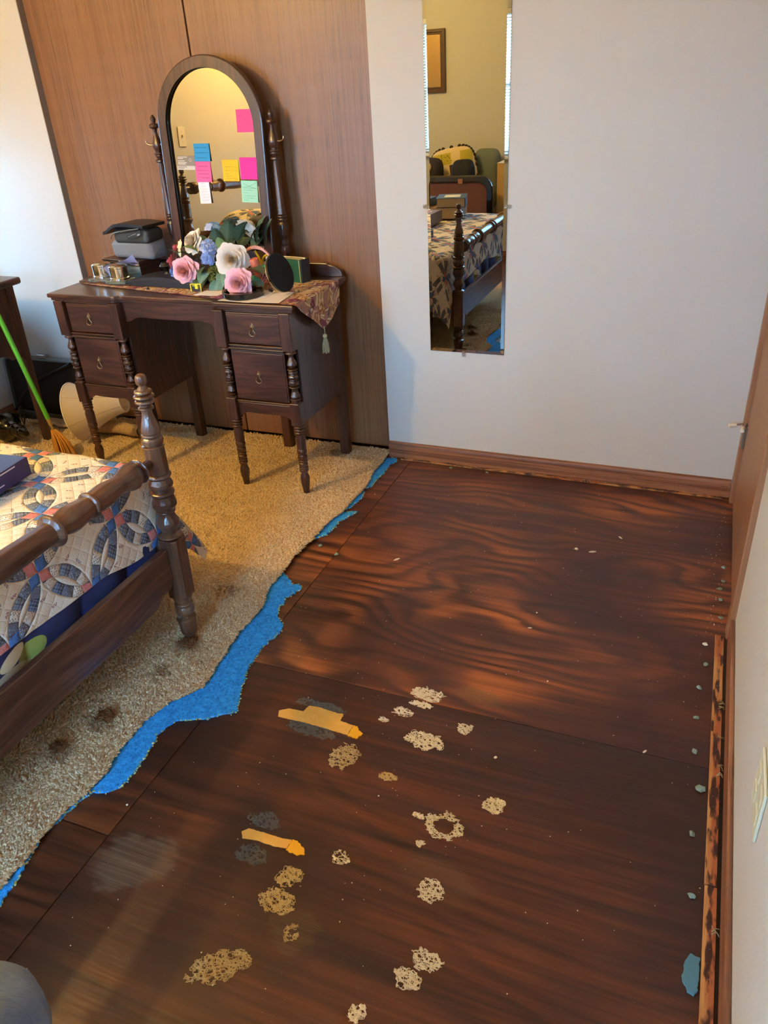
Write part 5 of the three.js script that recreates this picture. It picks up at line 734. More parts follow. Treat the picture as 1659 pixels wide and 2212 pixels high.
{
  const XE = -0.205, ZE = 1.405, TOPY = 0.592, nu = 170, nv = 190, U0 = -1.865, U1 = XE + 0.228, V0 = ZE - 0.375, V1 = 2.96, pos = [], uv = [], idx = [];
  for (let j = 0; j <= nv; j++) for (let i = 0; i <= nu; i++) {
    const v = V0 + (V1 - V0) * j / nv, u = U0 + (U1 + 0.035 * sstep(1.68, 1.50, v) + 0.008 * Math.sin(v * 11) - U0) * i / nu, a = Math.max(0, u - XE), b = Math.max(0, ZE - v), bf = Math.max(0, v - 2.80), r = 0.055;
    const wr = 0.006 * (fbm(u * 9, v * 9, 3) - 0.5) * 2;
    let x = Math.min(u, XE), z = Math.min(Math.max(v, ZE), 2.80), y = TOPY + wr + pillowLift(x, z) + 0.008 * fbm(u * 3, v * 3, 2);
    const bb = b || bf, sg = b ? -1 : 1, d = Math.hypot(a, bb);
    if (d > 0) {
      const q = Math.min(d / r, Math.PI / 2), rest = Math.max(0, d - r * Math.PI / 2), side = bb / (d || 1), fold = Math.sin((a > bb ? v : u) * (a > bb ? 19 : 23) + 3 * fbm(u * 3, v * 3)) * 0.016 * sstep(0.02, 0.16, rest);
      const flare = rest * (0.06 + 0.34 * side * side), out = r * Math.sin(q) + flare + fold * (a > bb ? 0.35 : 1);
      x += a / d * out; z += sg * bb / d * out; y += -r * (1 - Math.cos(q)) - rest * (0.99 - 0.10 * side);
      if (a > 0 && bb === 0) y += 0.012 * Math.sin(v * 7) * sstep(0.1, 0.2, a);
    }
    x = (a > 0 && b > 0) ? Math.min(x, -0.118 - 0.30 * Math.max(0, z - 1.36)) : a > 0 ? Math.min(x, -0.142) : x;
    pos.push(x, y, z); uv.push(u, v);
  }
  for (let j = 0; j < nv; j++) for (let i = 0; i < nu; i++) { const k = j * (nu + 1) + i; idx.push(k, k + nu + 1, k + 1, k + 1, k + nu + 1, k + nu + 2); }
  const g = new THREE.BufferGeometry(); g.setAttribute('position', new THREE.BufferAttribute(new Float32Array(pos), 3)); g.setAttribute('uv', new THREE.BufferAttribute(new Float32Array(uv), 2)); g.setIndex(idx); g.computeVertexNormals();
  one('quilt', g, phys(0xffffff, 0.85, { map: tQuilt, bumpMap: tQuiltB, bumpScale: 0.006, side: THREE.DoubleSide, sheen: 0.15 }), 'cream patchwork quilt of interlocking blue, plaid and pink rings spread over the bed', 'quilt');
}
// books on the bed
function book(name, w, h, d, color, pos, turn, label, group, o = {}) {   // w along x, d along z, spine on the +x side unless o.spine = -1
  const t = thing(name, label, 'book', pos, turn, group), s = o.spine || 1, m = mat(color, 0.45);
  part('cover', [rbox(-w / 2, w / 2, h - 0.0035, h, -d / 2, d / 2, 0.0015), rbox(-w / 2, w / 2, 0.0002, 0.0037, -d / 2, d / 2, 0.0015), s > 0 ? rbox(w / 2 - 0.004, w / 2 + 0.001, 0.0005, h, -d / 2, d / 2, 0.0018) : rbox(-w / 2 - 0.001, -w / 2 + 0.004, 0.0005, h, -d / 2, d / 2, 0.0018)], m, t);
  part('pages', box(-w / 2 + (s > 0 ? 0.006 : 0.005), w / 2 - (s > 0 ? 0.005 : 0.006), 0.004, h - 0.0038, -d / 2 + 0.005, d / 2 - 0.005), mat(0xcbb287, 0.9), t);
  if (o.stripe) part('stripe', o.stripe.map(([z0, z1, y0, y1]) => box(w / 2 + 0.001, w / 2 + 0.0016, y0 * h, y1 * h, z0, z1)), mat(0xd9d4e2, 0.5), t);
  if (o.title) part('title', o.title.map(([x0, x1, z0, z1]) => box(x0, x1, h, h + 0.0005, z0, z1)), mat(0xd8cfae, 0.5), t);
  return t;
}
book('purple_book', 0.20, 0.052, 0.30, 0x2a2147, [-0.505, 0.606, 1.70], R(4), 'thick dark purple book on the quilt at the left edge of the photo', undefined, { stripe: [[-0.05, 0.12, 0.30, 0.36], [-0.10, 0.14, 0.86, 0.93]] });
book('brown_book', 0.34, 0.075, 0.25, 0x6e5138, [-0.70, 0.606, 2.30], R(3), 'wide tan book lying nearest in the stack seen in the wall mirror', 'books stacked on the bed', { title: [[-0.08, 0.13, -0.08, 0.05]] });
book('tan_book', 0.36, 0.07, 0.27, 0x84694a, [-0.62, 0.606, 2.62], R(-4), 'broad tan book at the bottom of the farther stack seen in the wall mirror', 'books stacked on the bed');
book('blue_book', 0.13, 0.052, 0.20, 0x1d3550, [-0.725, 0.677, 2.60], R(8), 'dark blue book at the left of the farther stack seen in the wall mirror', 'books stacked on the bed', { spine: 1 });
book('teal_book', 0.20, 0.062, 0.22, 0x23465c, [-0.515, 0.677, 2.62], R(-12), 'thick teal book with cream pages on the farther stack in the wall mirror', 'books stacked on the bed', { spine: 1, title: [[-0.05, 0.06, -0.06, 0.05]] });

// ---------- left end of the room ----------
{
  const t = thing('side_chest', 'dark wooden chest on legs seen from its end at the left edge of the photo', 'chest', [-1.88, 0.021, 0.5]);
  const X = 1.88, Y = -0.021, Z = -0.5, w = (g) => mv(g, X, Y, Z), xr = -1.668, xl = -2.10, z0 = 0.285, z1 = 0.74;
  part('top', w(grainUV(rbox(xl - 0.01, -1.628, 0.775, 0.806, z0 - 0.02, z1 + 0.03, 0.011, 4), 'z')), M.wood, t);
  const s = new THREE.Shape(); s.moveTo(z0 + 0.045, 0.775); s.lineTo(z1 - 0.045, 0.775); s.lineTo(z1 - 0.045, 0.435); s.quadraticCurveTo(z1 - 0.06, 0.47, z1 - 0.11, 0.455); s.quadraticCurveTo(z1 - 0.15, 0.50, z1 - 0.2, 0.485); s.lineTo(z0 + 0.2, 0.485); s.quadraticCurveTo(z0 + 0.15, 0.50, z0 + 0.11, 0.455); s.quadraticCurveTo(z0 + 0.06, 0.47, z0 + 0.045, 0.435);
  const mk = () => { const g = plate(s, -0.008, 0.008, 0.002); g.rotateY(-Math.PI / 2); return g; };
  part('end_panel', w(grainUV(mv(mk(), xr - 0.012, 0, 0), 'y')), M.wood, t); part('end_panel', w(grainUV(mv(mk(), xl + 0.012, 0, 0), 'y')), M.wood, t);
  for (const [x, z] of [[xr - 0.022, z0 + 0.022], [xr - 0.022, z1 - 0.022], [xl + 0.022, z0 + 0.022], [xl + 0.022, z1 - 0.022]]) { const g = rbox(x - 0.022, x + 0.022, 0.0212, 0.775, z - 0.022, z + 0.022, 0.003); const p = g.attributes.position; for (let i = 0; i < p.count; i++) { const k = clamp((0.42 - p.getY(i)) / 0.4); p.setX(i, x + (p.getX(i) - x) * (1 - 0.32 * k) - (x > -1.9 ? 1 : -1) * 0.012 * k); p.setZ(i, z + (p.getZ(i) - z) * (1 - 0.32 * k)); } part('leg', w(grainUV(g, 'y', x)), M.wood, t); }
  part('back_panel', w(grainUV(box(xl + 0.03, xr - 0.03, 0.5, 0.774, z0 + 0.004, z0 + 0.014), 'x')), M.wood, t);
  for (const [y0, y1] of [[0.505, 0.63], [0.64, 0.768]]) { const d = part('drawer', w(grainUV(rbox(xl + 0.046, xr - 0.046, y0, y1, z1 - 0.045, z1 - 0.006, 0.004), 'x')), M.wood, t); part('handle', pull(-1.884 + X, (y0 + y1) / 2 + Y, z1 - 0.006 + Z), M.brass, d); }
}
// black tray table leaning on the wall behind the chest
{
  const t = thing('tray_table', 'black folded tray table with a silvery rounded rim leaning on the wall', 'tray table', [-1.87, 0.03, 0.06]);
  const rr2 = (w, h, r) => { const s = new THREE.Shape(); s.moveTo(-w + r, 0); s.lineTo(w - r, 0); s.quadraticCurveTo(w, 0, w, r); s.lineTo(w, h - r); s.quadraticCurveTo(w, h, w - r, h); s.lineTo(-w + r, h); s.quadraticCurveTo(-w, h, -w, h - r); s.lineTo(-w, r); s.quadraticCurveTo(-w, 0, -w + r, 0); return s; };
  const rim = rr2(0.262, 0.315, 0.05); rim.holes.push(rr2(0.25, 0.303, 0.042)); const g = new THREE.Group(); g.name = 'leaf'; 
  const tray = part('tray', plate(rr2(0.2515, 0.305, 0.043), -0.012, 0.006, 0.002), mat(0x101217, 0.45), t);
  part('rim', mv(plate(rim, -0.014, 0.026, 0.004), 0, -0.005, 0), mat(0x8fa0a8, 0.3, { metalness: 0.85 }), t);
  part('leg_tube', [tube([[-0.25, -0.005, 0.05], [0.28, 0.0, 0.05], [0.30, 0.03, 0.05], [0.28, 0.06, 0.04]], 0.0095, 24, 10), tube([[-0.24, 0.02, 0.032], [-0.1, 0.16, 0.034], [0.2, 0.30, 0.034]], 0.008, 24, 10)], M.black, t);
  part('latch', rbox(-0.02, 0.035, 0.314, 0.332, 0.0, 0.03, 0.005), M.steel, t);
  t.rotation.x = R(-4); void tray; void g;
}
// lampshade and the lamp it came from
{
  const ax = V3(0.225, 0.045, -0.085), L = ax.length(), t = thing('lampshade', 'translucent cream lampshade lying on its side beside the dressing table', 'lampshade', [-1.515, 0.168, 0.262]);
  const m = phys(0xe6d2ac, 0.8, { transmission: 0.3, thickness: 0, side: THREE.DoubleSide }), pr = []; for (let i = 0; i <= 20; i++) { const s = i / 20; pr.push(new THREE.Vector2(0.055 + 0.085 * Math.pow(1 - s, 1.6), s * L)); }
  const q = new THREE.Quaternion().setFromUnitVectors(V3(0, 1, 0), ax.clone().normalize());
  const sh = new THREE.LatheGeometry(pr, 48); sh.applyQuaternion(q); part('shade', sh, m, t);
  const ring = (r, y) => { const g = new THREE.TorusGeometry(r, 0.0026, 8, 48); g.rotateX(Math.PI / 2); mv(g, 0, y, 0); g.applyQuaternion(q); return g; };
  part('trim', [ring(0.140, 0.001), ring(0.055, L - 0.001)], mat(0xf0e6d0, 0.7), t);
  const ribs = []; for (let k = 0; k < 6; k++) { const a = k / 6 * 6.283, pts = pr.filter((_, i) => i % 4 === 0).map((p) => [p.x * 0.992 * Math.cos(a), p.y, p.x * 0.992 * Math.sin(a)]); const g = tube(pts, 0.0016, 16, 5); g.applyQuaternion(q); ribs.push(g); } part('wire_rib', ribs, mat(0xb9a27a, 0.5), t);
}
{
  const t = thing('table_lamp', 'black urn shaped lamp base lying under the chest with its cord', 'lamp', [-1.905, 0.027, 0.36]);
  const g = turned(0, 0.04, [['s', 0.012, 0.05], ['s', 0.085, 0.072], ['s', 0.145, 0.03], ['b', 0.155, 0.036], ['s', 0.185, 0.022], ['b', 0.215, 0.03], ['l', 0.25, 0.014]], 32); g.rotateZ(R(-90)); g.rotateY(R(-14)); part('urn', mv(g, -0.04, 0.072, 0.0), M.blackGloss, t);
  part('cord', [tube([[0.2, 0.07, 0.05], [0.15, 0.16, 0.02], [0.08, 0.15, -0.06], [0.02, 0.03, -0.09], [-0.12, 0.006, -0.05], [-0.2, 0.006, 0.08]], 0.0035, 60, 6), tube([[-0.16, 0.006, 0.05], [-0.14, 0.12, -0.02], [-0.2, 0.2, -0.06]], 0.0035, 30, 6)], M.black, t);
}
// broom
{
  const a = V3(-1.49, 0.185, 0.458), b = V3(-1.578, 0.675, 0.484), t = thing('broom', 'broom with a bright green handle and a small straw brush leaning on the chest', 'broom', [-1.47, 0.0245, 0.45]);
  const o = V3(1.47, -0.0245, -0.45), A = a.clone().add(o), B = b.clone().add(o), d = B.clone().sub(A).normalize(), q = new THREE.Quaternion().setFromUnitVectors(V3(0, 1, 0), d), at = (s) => A.clone().addScaledVector(d, s);
  part('handle', rod(at(0.03).toArray(), at(0.86).toArray(), 0.0105, 16), phys(0x57b32c, 0.35, { clearcoat: 0.5 }), t); part('ferrule', [rod(at(-0.004).toArray(), at(0.032).toArray(), 0.0095, 14), rod(at(-0.03).toArray(), at(0.0).toArray(), 0.005, 10)], mat(0xb59a5e, 0.4, { metalness: 0.4 }), t);
  const st = []; reseed(9); const base = at(-0.03), bot = A.y - 0.0; for (let i = 0; i < 90; i++) { const an = rr(0, 6.28), r = Math.sqrt(rnd()), tx = base.x + 0.062 * r * Math.cos(an) + 0.03, tz = base.z + 0.035 * r * Math.sin(an) - 0.005; st.push(tube([[base.x + 0.012 * r * Math.cos(an), base.y + 0.004, base.z + 0.01 * r * Math.sin(an)], [(base.x * 0.4 + tx * 0.6) + 0.008 * Math.cos(an), base.y * 0.62, (base.z * 0.4 + tz * 0.6)], [tx, 0.001 + 0.008 * rnd(), tz]], 0.0026, 6, 4)); } part('bristles', st, mat(0xc98b3a, 0.85), t).userData.kind = 'stuff'; void q; void bot;
  part('binding', tube(Array.from({ length: 13 }, (_, k) => [base.x + 0.011 * Math.cos(k / 12 * 6.28) + 0.004, base.y - 0.02, base.z + 0.011 * Math.sin(k / 12 * 6.28)]), 0.002, 30, 5), mat(0x8a5a2a, 0.7), t);
}
// carpet turned back along the wall: pale woven backing, rolled edge
{
  const m = mat(0xffffff, 0.95, { side: THREE.DoubleSide, map: tex(256, 256, (u, v) => { const k = ((u * 64) % 1 < 0.25 || (v * 64) % 1 < 0.25) ? 0.78 : 1, n = 0.85 + 0.2 * vn(u * 60, v * 60, 60, 60); return [204 * k * n, 170 * k * n, 128 * k * n]; }, true, 8, 8), bumpMap: tFine, bumpScale: 0.004 });
  const nx = 90, ns = 34, pos = [], uv = [], idx = [];
  for (let i = 0; i <= nx; i++) { const x = -1.93 + 0.70 * i / nx, rad = 0.004 + 0.004 * vn(x * 9, 2) + 0.026 * sstep(-1.52, -1.44, x), zc = 0.17 + 0.02 * vn(x * 5, 7) + 0.02 * vn(x * 22, 3);
    for (let k = 0; k <= ns; k++) { const s = k / ns; let z, y; if (s < 0.45) { const q = s / 0.45; z = 0.105 + (zc - 0.105) * q; y = 0.034 + 0.004 * vn(x * 20, q * 9) + (2 * rad) * sstep(0.3, 1, q); } else { const a = Math.PI / 2 - (s - 0.45) / 0.55 * 4.4, rs = rad * (1 - 0.3 * (s - 0.45)); z = zc + rs * Math.cos(a); y = 0.034 + rad + rs * Math.sin(a); } pos.push(x + 0.012 * vn(k * 0.6, i * 0.1) * (i === 0 || i === nx ? 1 : 0), y, z); uv.push(x, z * 1.5 + y); } }
  for (let i = 0; i < nx; i++) for (let k = 0; k < ns; k++) { const q = i * (ns + 1) + k; idx.push(q, q + 1, q + ns + 1, q + 1, q + ns + 2, q + ns + 1); }
  const g = new THREE.BufferGeometry(); g.setAttribute('position', new THREE.BufferAttribute(new Float32Array(pos), 3)); g.setAttribute('uv', new THREE.BufferAttribute(new Float32Array(uv), 2)); g.setIndex(idx); g.computeVertexNormals();
  one('rolled_carpet', g, m, 'rolled back carpet strip with pale woven backing along the wall by the lampshade', 'carpet');
}
// switch plate on the left wall, outlet plate on the right wall
{
  const cream = mat(0xe4d8ae, 0.35);
  const a = thing('switch_plate', 'cream light switch plate on the left wall, seen in the arched mirror', 'switch', [XL, 1.345, 1.78]); part('plate', rbox(0.0005, 0.006, -0.058, 0.058, -0.036, 0.036, 0.002), cream, a); part('toggle', rbox(0.006, 0.016, -0.004, 0.012, -0.004, 0.004, 0.0015), cream, a); part('screw', [rod([0.005, 0.03, 0], [0.0068, 0.03, 0], 0.003), rod([0.005, -0.03, 0], [0.0068, -0.03, 0], 0.003)], M.brass, a);
  const b = thing('outlet_plate', 'cream electrical outlet plate on the right wall at the edge of the photo', 'outlet', [XR, 0.372, 1.834]); part('plate', rbox(-0.006, -0.0005, -0.058, 0.058, -0.058, 0.058, 0.002), mat(0xd6d8be, 0.35), b); part('socket', [rbox(-0.0075, -0.005, 0.008, 0.036, -0.042, -0.012, 0.001), rbox(-0.0075, -0.005, -0.036, -0.008, -0.042, -0.012, 0.001), rbox(-0.0075, -0.005, 0.008, 0.036, 0.012, 0.042, 0.001), rbox(-0.0075, -0.005, -0.036, -0.008, 0.012, 0.042, 0.001)], mat(0xd4d0b0, 0.4), b);
}
// ---------- behind the camera, seen in the mirrors ----------
{
  const t = thing('framed_picture', 'brown framed picture with a wide mat seen in the wall mirror', 'picture', [-1.235, 1.345, ZB]);
  const fr = (w, h, t0, z0, z1) => { const s = poly([[-w, 0], [w, 0], [w, h], [-w, h]]); s.holes.push(poly([[-w + t0, t0], [w - t0, t0], [w - t0, h - t0], [-w + t0, h - t0]])); const g = plate(s, z0, z1, 0.003); return g; };
  const H = 0.46, W = 0.182;
  part('frame', [fr(W, H, 0.024, -0.026, -0.001), mv(fr(W - 0.0245, H - 0.049, 0.014, -0.018, -0.001), 0, 0.0245, 0)], mat(0x5a3d24, 0.35), t); part('gilt_edge', mv(fr(W - 0.039, H - 0.078, 0.005, -0.019, -0.001), 0, 0.039, 0), mat(0xb79358, 0.35, { metalness: 0.5 }), t);
  part('mat_board', mv(fr(W - 0.0445, H - 0.089, 0.042, -0.009, -0.001), 0, 0.0445, 0), mat(0xb3a274, 0.9), t); part('inner_frame', mv(fr(W - 0.087, H - 0.174, 0.01, -0.014, -0.001), 0, 0.087, 0), mat(0x7a5a3a, 0.4), t);
  part('print', box(-W + 0.0975, W - 0.0975, 0.0975, H - 0.0975, -0.006, -0.001), mat(0xffffff, 0.7, { map: tex(128, 128, (u, v) => { const k = Math.abs(Math.sin(u * 25) * Math.sin(v * 38)), st = Math.abs(u - 0.5) < 0.03 ? 1 : 0; return mix3(mix3([140, 104, 84], [176, 142, 120], k), [206, 180, 156], st); }) }), t);
}
{
  const t = thing('bench', 'black framed bench with a brown rounded back, seen in the wall mirror', 'bench', [-1.10, 0.023, 3.62]);
  const rr2 = (w, h, r, y0) => { const s = new THREE.Shape(); s.moveTo(-w, y0); s.lineTo(w, y0); s.lineTo(w, h - r); s.quadraticCurveTo(w, h, w - r, h); s.lineTo(-w + r, h); s.quadraticCurveTo(-w, h, -w, h - r); s.closePath(); return s; };
  const f = rr2(0.62, 0.735, 0.13, 0.0); f.holes.push(rr2(0.565, 0.68, 0.085, 0.12)); part('back_frame', plate(f, -0.02, 0.02, 0.012), M.blackGloss, t); part('back_panel', plate(rr2(0.564, 0.679, 0.084, 0.121), -0.006, 0.006), mat(0x6b3f26, 0.4), t);
  part('seat', rbox(-0.62, 0.48, 0.38, 0.42, 0.021, 0.5, 0.01), M.blackGloss, t); for (const x of [-0.58, 0.44]) part('leg', rbox(x - 0.025, x + 0.025, 0.0, 0.38, 0.44, 0.49, 0.004), M.blackGloss, t);
  part('strap', rbox(0.33, 0.37, 0.672, 0.71, -0.026, -0.02, 0.002), mat(0x9a6a4a, 0.6), t);
}
{
  const cushion = (name, label, x, y, z, w, h, d, color, rz, tilt) => { const t = thing(name, label, 'cushion', [x, y, z], 0, 'cushions on the bench'); const g = new THREE.SphereGeometry(1, 32, 24); deform(g, (a, b, c) => { const q = (v) => Math.sign(v) * Math.pow(Math.abs(v), 0.45); return [q(a) * w / 2 * (1 - 0.0), q(b) * h / 2 + h / 2, c * d / 2 * (1 - 0.3 * Math.max(Math.abs(a), Math.abs(b)))]; }); part('cover', g, color, t); t.rotation.set(tilt, 0, rz); return t; };
  const SY = 0.023 + 0.421;
  const patch = canvasTex(256, 256, (g, W, H) => { g.fillStyle = '#d8bf86'; g.fillRect(0, 0, W, H); g.fillStyle = '#b3a32a'; g.fillRect(20, 20, 110, 46); g.fillRect(120, 190, 110, 50); g.fillRect(180, 20, 60, 60); g.fillStyle = '#4a352a'; g.fillRect(120, 70, 30, 110); g.fillRect(30, 150, 120, 32); g.fillStyle = '#6f6416'; for (let i = 0; i < 300; i++) { const x = hash(i, 1) * W, y = hash(i, 2) * H; if ((x < 130 && y < 66 && x > 20 && y > 20) || (y > 190 && x > 120)) g.fillRect(x, y, 5, 4); } });
  const yc = cushion('patch_cushion', 'cream and yellow patchwork cushion on the bench, seen in the wall mirror', -0.86, SY, 3.91, 0.40, 0.50, 0.16, mat(0xffffff, 0.9), 0.16, 0.12);
  const pc = yc.children[0], pg = pc.geometry; planarUV(pg, (x, y) => [0.5 + x / 0.42, y / 0.5]); pc.material = mat(0xffffff, 0.9, { map: patch });
  const lace = []; for (let i = 0; i < 40; i++) { const a = i / 40 * 6.283, q = (v) => Math.sign(v) * Math.pow(Math.abs(v), 0.55); lace.push(mv(new THREE.SphereGeometry(0.018, 8, 6), q(Math.cos(a)) * 0.2, q(Math.sin(a)) * 0.25 + 0.25, 0)); } part('ruffle', lace, mat(0x3a2c28, 0.9), yc, 'dark ruffled edge');
  cushion('round_cushion', 'dark round backed cushion with a pale button, left on the bench in the wall mirror', -1.09, SY, 3.725, 0.26, 0.44, 0.15, mat(0x2b2220, 0.9), -0.05, 0.12); const rc = scene.children[scene.children.length - 1]; part('button', mv(new THREE.SphereGeometry(0.04, 18, 12).scale(1, 1, 0.3), 0, 0.365, -0.068), mat(0xc9a878, 0.8), rc, 'pale round button');
  cushion('dark_cushion', 'black cushion leaning right of the patchwork one in the wall mirror', -0.76, SY, 3.735, 0.20, 0.42, 0.14, mat(0x1a1b22, 0.85), 0.05, 0.12);
  cushion('grey_cushion', 'grey arched cushion at the right end of the bench in the wall mirror', -0.66, SY, 4.06, 0.24, 0.47, 0.15, mat(0x6f7a78, 0.9), 0, 0.1);
  const bx = thing('carton', 'tan cardboard carton standing beside the bench, seen in the wall mirror', 'box', [-0.36, 0.023, 3.92]); part('carton_body', rbox(-0.13, 0.13, 0, 0.80, -0.15, 0.15, 0.003), mat(0xc7a05c, 0.85), bx); part('lid_flap', rbox(-0.132, 0.132, 0.801, 0.806, -0.152, 0.152, 0.001), mat(0xd9cfc0, 0.8), bx);
}

// ---------- the person in jeans at the lower left corner ----------
{
  const bones = { torso: [], legs: [], arms: [], head: [], neck: [], feet: [] };
  const sh = (p) => [p[0] + 0.36, p[1], p[2] - 0.03];   // the seated body, set beside the camera
  const add = (k, a, b, ra, rb) => bones[k].push([a, b, ra, rb]);
  const K1 = [0.488, 0.455, 2.652], A1 = [0.50, 0.10, 2.68], K2 = [0.86, 0.47, 2.92], A2 = [0.88, 0.10, 2.99], HL = sh([0.20, 0.52, 3.08]), HR = sh([0.36, 0.52, 3.16]);
  add('legs', HL, K1, 0.088, 0.068); add('legs', K1, A1, 0.064, 0.046); add('legs', HR, K2, 0.088, 0.068); add('legs', K2, A2, 0.064, 0.046); add('legs', HL, HR, 0.105, 0.105);
  add('torso', sh([0.28, 0.55, 3.13]), sh([0.28, 0.78, 3.17]), 0.125, 0.115); add('torso', sh([0.22, 0.80, 3.17]), sh([0.34, 0.80, 3.17]), 0.11, 0.11); add('torso', sh([0.16, 0.97, 3.17]), sh([0.40, 0.97, 3.17]), 0.075, 0.075);
  const SL = sh([0.115, 0.97, 3.17]), EL = sh([0.06, 0.72, 3.08]), WLh = sh([0.12, 0.585, 2.86]), SR = sh([0.445, 0.97, 3.17]), ER = sh([0.50, 0.72, 3.12]), WRh = sh([0.47, 0.60, 2.97]);
  add('arms', SL, EL, 0.052, 0.042); add('arms', EL, WLh, 0.040, 0.027); add('arms', SR, ER, 0.052, 0.042); add('arms', ER, WRh, 0.040, 0.027);
  add('neck', sh([0.28, 1.0, 3.17]), sh([0.28, 1.10, 3.155]), 0.055, 0.05); add('head', sh([0.28, 1.20, 3.155]), sh([0.28, 1.23, 3.17]), 0.082, 0.088); add('head', sh([0.28, 1.13, 3.11]), sh([0.28, 1.15, 3.12]), 0.045, 0.055); add('head', sh([0.28, 1.185, 3.065]), sh([0.28, 1.165, 3.052]), 0.012, 0.016);
  add('feet', [0.50, 0.085, 2.69], [0.49, 0.052, 2.54], 0.042, 0.032); add('feet', [0.88, 0.085, 3.0], [0.87, 0.052, 2.85], 0.042, 0.032);
  const HX0 = 0.28 + 0.36, HZ0 = 3.155 - 0.03;
  // smooth union of tapered capsules, meshed on a grid
  const dist = (L, x, y, z) => { let e = 0; for (const [a, b, ra, rb] of L) { const ux = b[0] - a[0], uy = b[1] - a[1], uz = b[2] - a[2], t = clamp(((x - a[0]) * ux + (y - a[1]) * uy + (z - a[2]) * uz) / (ux * ux + uy * uy + uz * uz)), d = Math.hypot(x - a[0] - ux * t, y - a[1] - uy * t, z - a[2] - uz * t) - (ra + (rb - ra) * t); e += Math.exp(-d * 45); } return -Math.log(e + 1e-30) / 45; };
  const mesh = (L, c, size, n, inflate = 0, cut = null, wrinkle = 0) => {
    const mc = new MarchingCubes(n, new THREE.MeshBasicMaterial(), false, false, 160000); mc.isolation = 0;
    for (let k = 0; k < n; k++) for (let j = 0; j < n; j++) for (let i = 0; i < n; i++) { const x = c[0] + (i / n * 2 - 1) * size, y = c[1] + (j / n * 2 - 1) * size, z = c[2] + (k / n * 2 - 1) * size; let d = dist(L, x, y, z) - inflate - (wrinkle ? wrinkle * (fbm(x * 22 + z * 9, y * 30 + z * 12, 3) - 0.5) : 0); if (cut) d = Math.max(d, cut(x, y, z)); mc.field[i + j * n + k * n * n] = -d; }
    mc.update(); const cnt = mc.count, p = new Float32Array(mc.positionArray.slice(0, cnt * 3)); for (let i = 0; i < cnt; i++) for (let q = 0; q < 3; q++) p[3 * i + q] = c[q] + p[3 * i + q] * size;
    let g = new THREE.BufferGeometry(); g.setAttribute('position', new THREE.BufferAttribute(p, 3)); g = mergeVertices(g, 1e-5); g.computeVertexNormals(); g.setAttribute('uv', new THREE.BufferAttribute(new Float32Array(g.attributes.position.count * 2).map((_, i) => (i % 2 ? g.attributes.position.getY(i >> 1) : g.attributes.position.getX(i >> 1) + g.attributes.position.getZ(i >> 1))), 2)); return g;
  };
  const P = thing('person', 'seated person in blue denim jeans, only a knee showing at the lower left corner', 'person', [0.64, 0.0, 2.95]), mvP = (g) => mv(g, -0.64, 0, -2.95);
  const hand = (w, s) => { const L = [[w, [w[0], w[1] - 0.02, w[2] - 0.06], 0.024, 0.028]]; for (let f = 0; f < 4; f++) { const o = (f - 1.5) * 0.019, k = [w[0] + o, w[1] - 0.022, w[2] - 0.085], m = [w[0] + o * 1.15, w[1] - 0.028, w[2] - 0.118 - (f === 1 || f === 2 ? 0.008 : 0)], e = [w[0] + o * 1.2, w[1] - 0.048, w[2] - 0.142 - (f === 1 || f === 2 ? 0.008 : 0)]; L.push([k, m, 0.0095, 0.0085], [m, e, 0.0085, 0.0075]); } L.push([[w[0] + s * 0.02, w[1] - 0.01, w[2] - 0.03], [w[0] + s * 0.047, w[1] - 0.024, w[2] - 0.062], 0.012, 0.0095], [[w[0] + s * 0.047, w[1] - 0.024, w[2] - 0.062], [w[0] + s * 0.05, w[1] - 0.034, w[2] - 0.088], 0.0095, 0.008]); return L; };
  const skin = phys(0xb98a6c, 0.55), skinG = [mesh([...bones.head, ...bones.neck, ...bones.torso, ...bones.arms, ...bones.legs], [0.66, 0.68, 2.95], 0.70, 72), mesh(hand(WLh, 1), [WLh[0], WLh[1] - 0.025, WLh[2] - 0.08], 0.13, 60), mesh(hand(WRh, -1), [WRh[0], WRh[1] - 0.025, WRh[2] - 0.08], 0.13, 60)];
  const body = part('body', mvP(merge(skinG)), skin, P);
  part('eye', [[-0.03], [0.03]].map(([d]) => mvP(mv(new THREE.SphereGeometry(0.012, 14, 10), HX0 + d, 1.205, HZ0 - 0.077))), mat(0x2a1c14, 0.2), P); part('mouth', mvP(mv(new THREE.SphereGeometry(1, 14, 8).scale(0.022, 0.005, 0.006), HX0, 1.137, HZ0 - 0.088)), mat(0x9a5a50, 0.5), P); part('ear', [[-0.086], [0.086]].map(([d]) => mvP(mv(new THREE.SphereGeometry(1, 12, 10).scale(0.010, 0.028, 0.018), HX0 + d, 1.195, HZ0 + 0.01))), skin, P);
  part('hair', mvP(mesh(bones.head.slice(0, 1), [HX0, 1.21, HZ0 + 0.005], 0.16, 40, 0.012, (x, y, z) => Math.max(1.215 - y - (z - HZ0 + 0.015) * 1.2, -(z - HZ0 + 0.075)))), mat(0x35241a, 0.7), P);
  const denim = mat(0xffffff, 0.85, { map: (() => { const t = tex(512, 512, (u, v) => { const w = ((u + v) * 170) % 1 < 0.45 ? 1 : 0.84, n = vn(u * 256, v * 60, 256, 60), b = fbm(u * 6, v * 6, 3); const c = mix3([96, 116, 150], [150, 168, 192], 0.6 * b + 0.3 * n); return [c[0] * w, c[1] * w, c[2] * w]; }); t.repeat.set(3, 3); return t; })(), bumpMap: tFine, bumpScale: 0.0015 });
  part('jeans', mvP(mesh(bones.legs, [0.67, 0.40, 2.89], 0.48, 92, 0.011, (x, y, z) => Math.max(0.085 - y, y - 0.62), 0.012)), denim, P, 'faded blue denim jeans');
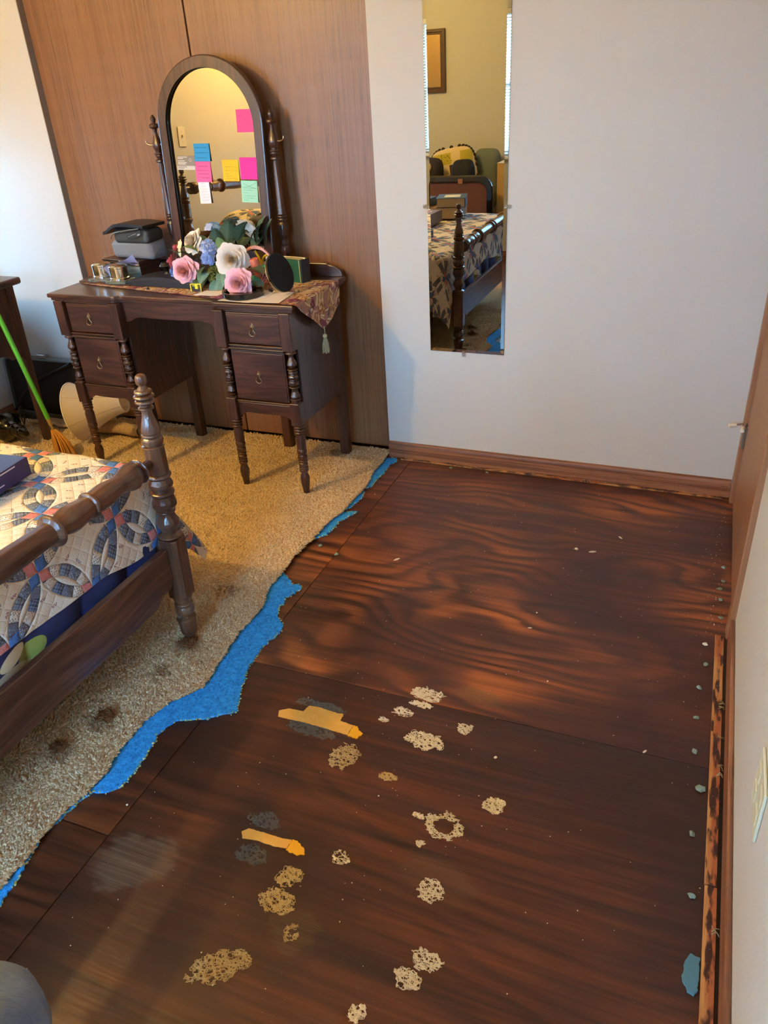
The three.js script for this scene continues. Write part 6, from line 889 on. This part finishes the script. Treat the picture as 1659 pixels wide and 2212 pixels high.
  part('shirt', mvP(mesh([...bones.torso, ...bones.arms.filter((_, i) => i % 2 === 0)], [0.64, 0.80, 3.1], 0.42, 64, 0.012, (x, y, z) => Math.max(0.56 - y, (Math.abs(x - 0.64) > 0.18 ? 0.80 - y : -1)), 0.008)), mat(0x6d6f75, 0.9), P);
  part('shoe', mvP(mesh(bones.feet, [0.69, 0.15, 2.77], 0.36, 70, 0.010, (x, y) => 0.002 - y)), mat(0x3a3632, 0.7), P); void body;
  const s = thing('stool', 'plain wooden stool under the seated person', 'stool', [0.64, 0.0005, 3.12]); part('seat', mv(turned(0.42, 0.15, [['s', 0.40, 0.165], ['l', 0.39, 0.16]], 32), 0, -0.015, 0), M.bedWood, s); for (let k = 0; k < 4; k++) { const a = k * Math.PI / 2 + 0.78; part('leg', rod([0.17 * Math.cos(a), 0, 0.17 * Math.sin(a)], [0.11 * Math.cos(a), 0.376, 0.11 * Math.sin(a)], 0.015, 12), M.bedWood, s); }
}

// ---------- the ceiling lamp ----------
{
  const t = thing('ceiling_lamp', 'round frosted glass ceiling lamp with a warm bulb', 'lamp', [LAMP.x, YC, LAMP.z]);
  part('canopy', mv(new THREE.CylinderGeometry(0.09, 0.1, 0.05, 32), 0, -0.026, 0), mat(0xd8c9a0, 0.4, { metalness: 0.6 }), t);
  part('globe', mv(new THREE.SphereGeometry(0.12, 32, 20), 0, LAMP.y - YC, 0), mat(0xfff4dd, 0.5, { emissive: new THREE.Color(1, 0.64, 0.2), emissiveIntensity: 2.2 }), t);
  const l = new THREE.PointLight(LAMP.color, LAMP.power, 0, 2); l.position.set(LAMP.x, LAMP.y, LAMP.z); l.castShadow = true; l.shadow.radius = LAMP.size; l.shadow.mapSize.set(1024, 1024); l.name = 'lamp_light'; scene.add(l);
}
// things whose shapes were laid out in room coordinates get their origin at their own base
for (const o of scene.children) {
  if (o.isInstancedMesh || o.isLight || !o.userData.category || o.position.lengthSq() > 0) continue;
  o.updateMatrixWorld(true); const b = new THREE.Box3().setFromObject(o), c = b.getCenter(V3(0, 0, 0)); c.y = b.min.y;
  if (o.isMesh) o.geometry.translate(-c.x, -c.y, -c.z);
  for (const k of o.children) k.position.sub(c);
  o.position.copy(c);
}
renderer.render(scene, camera);
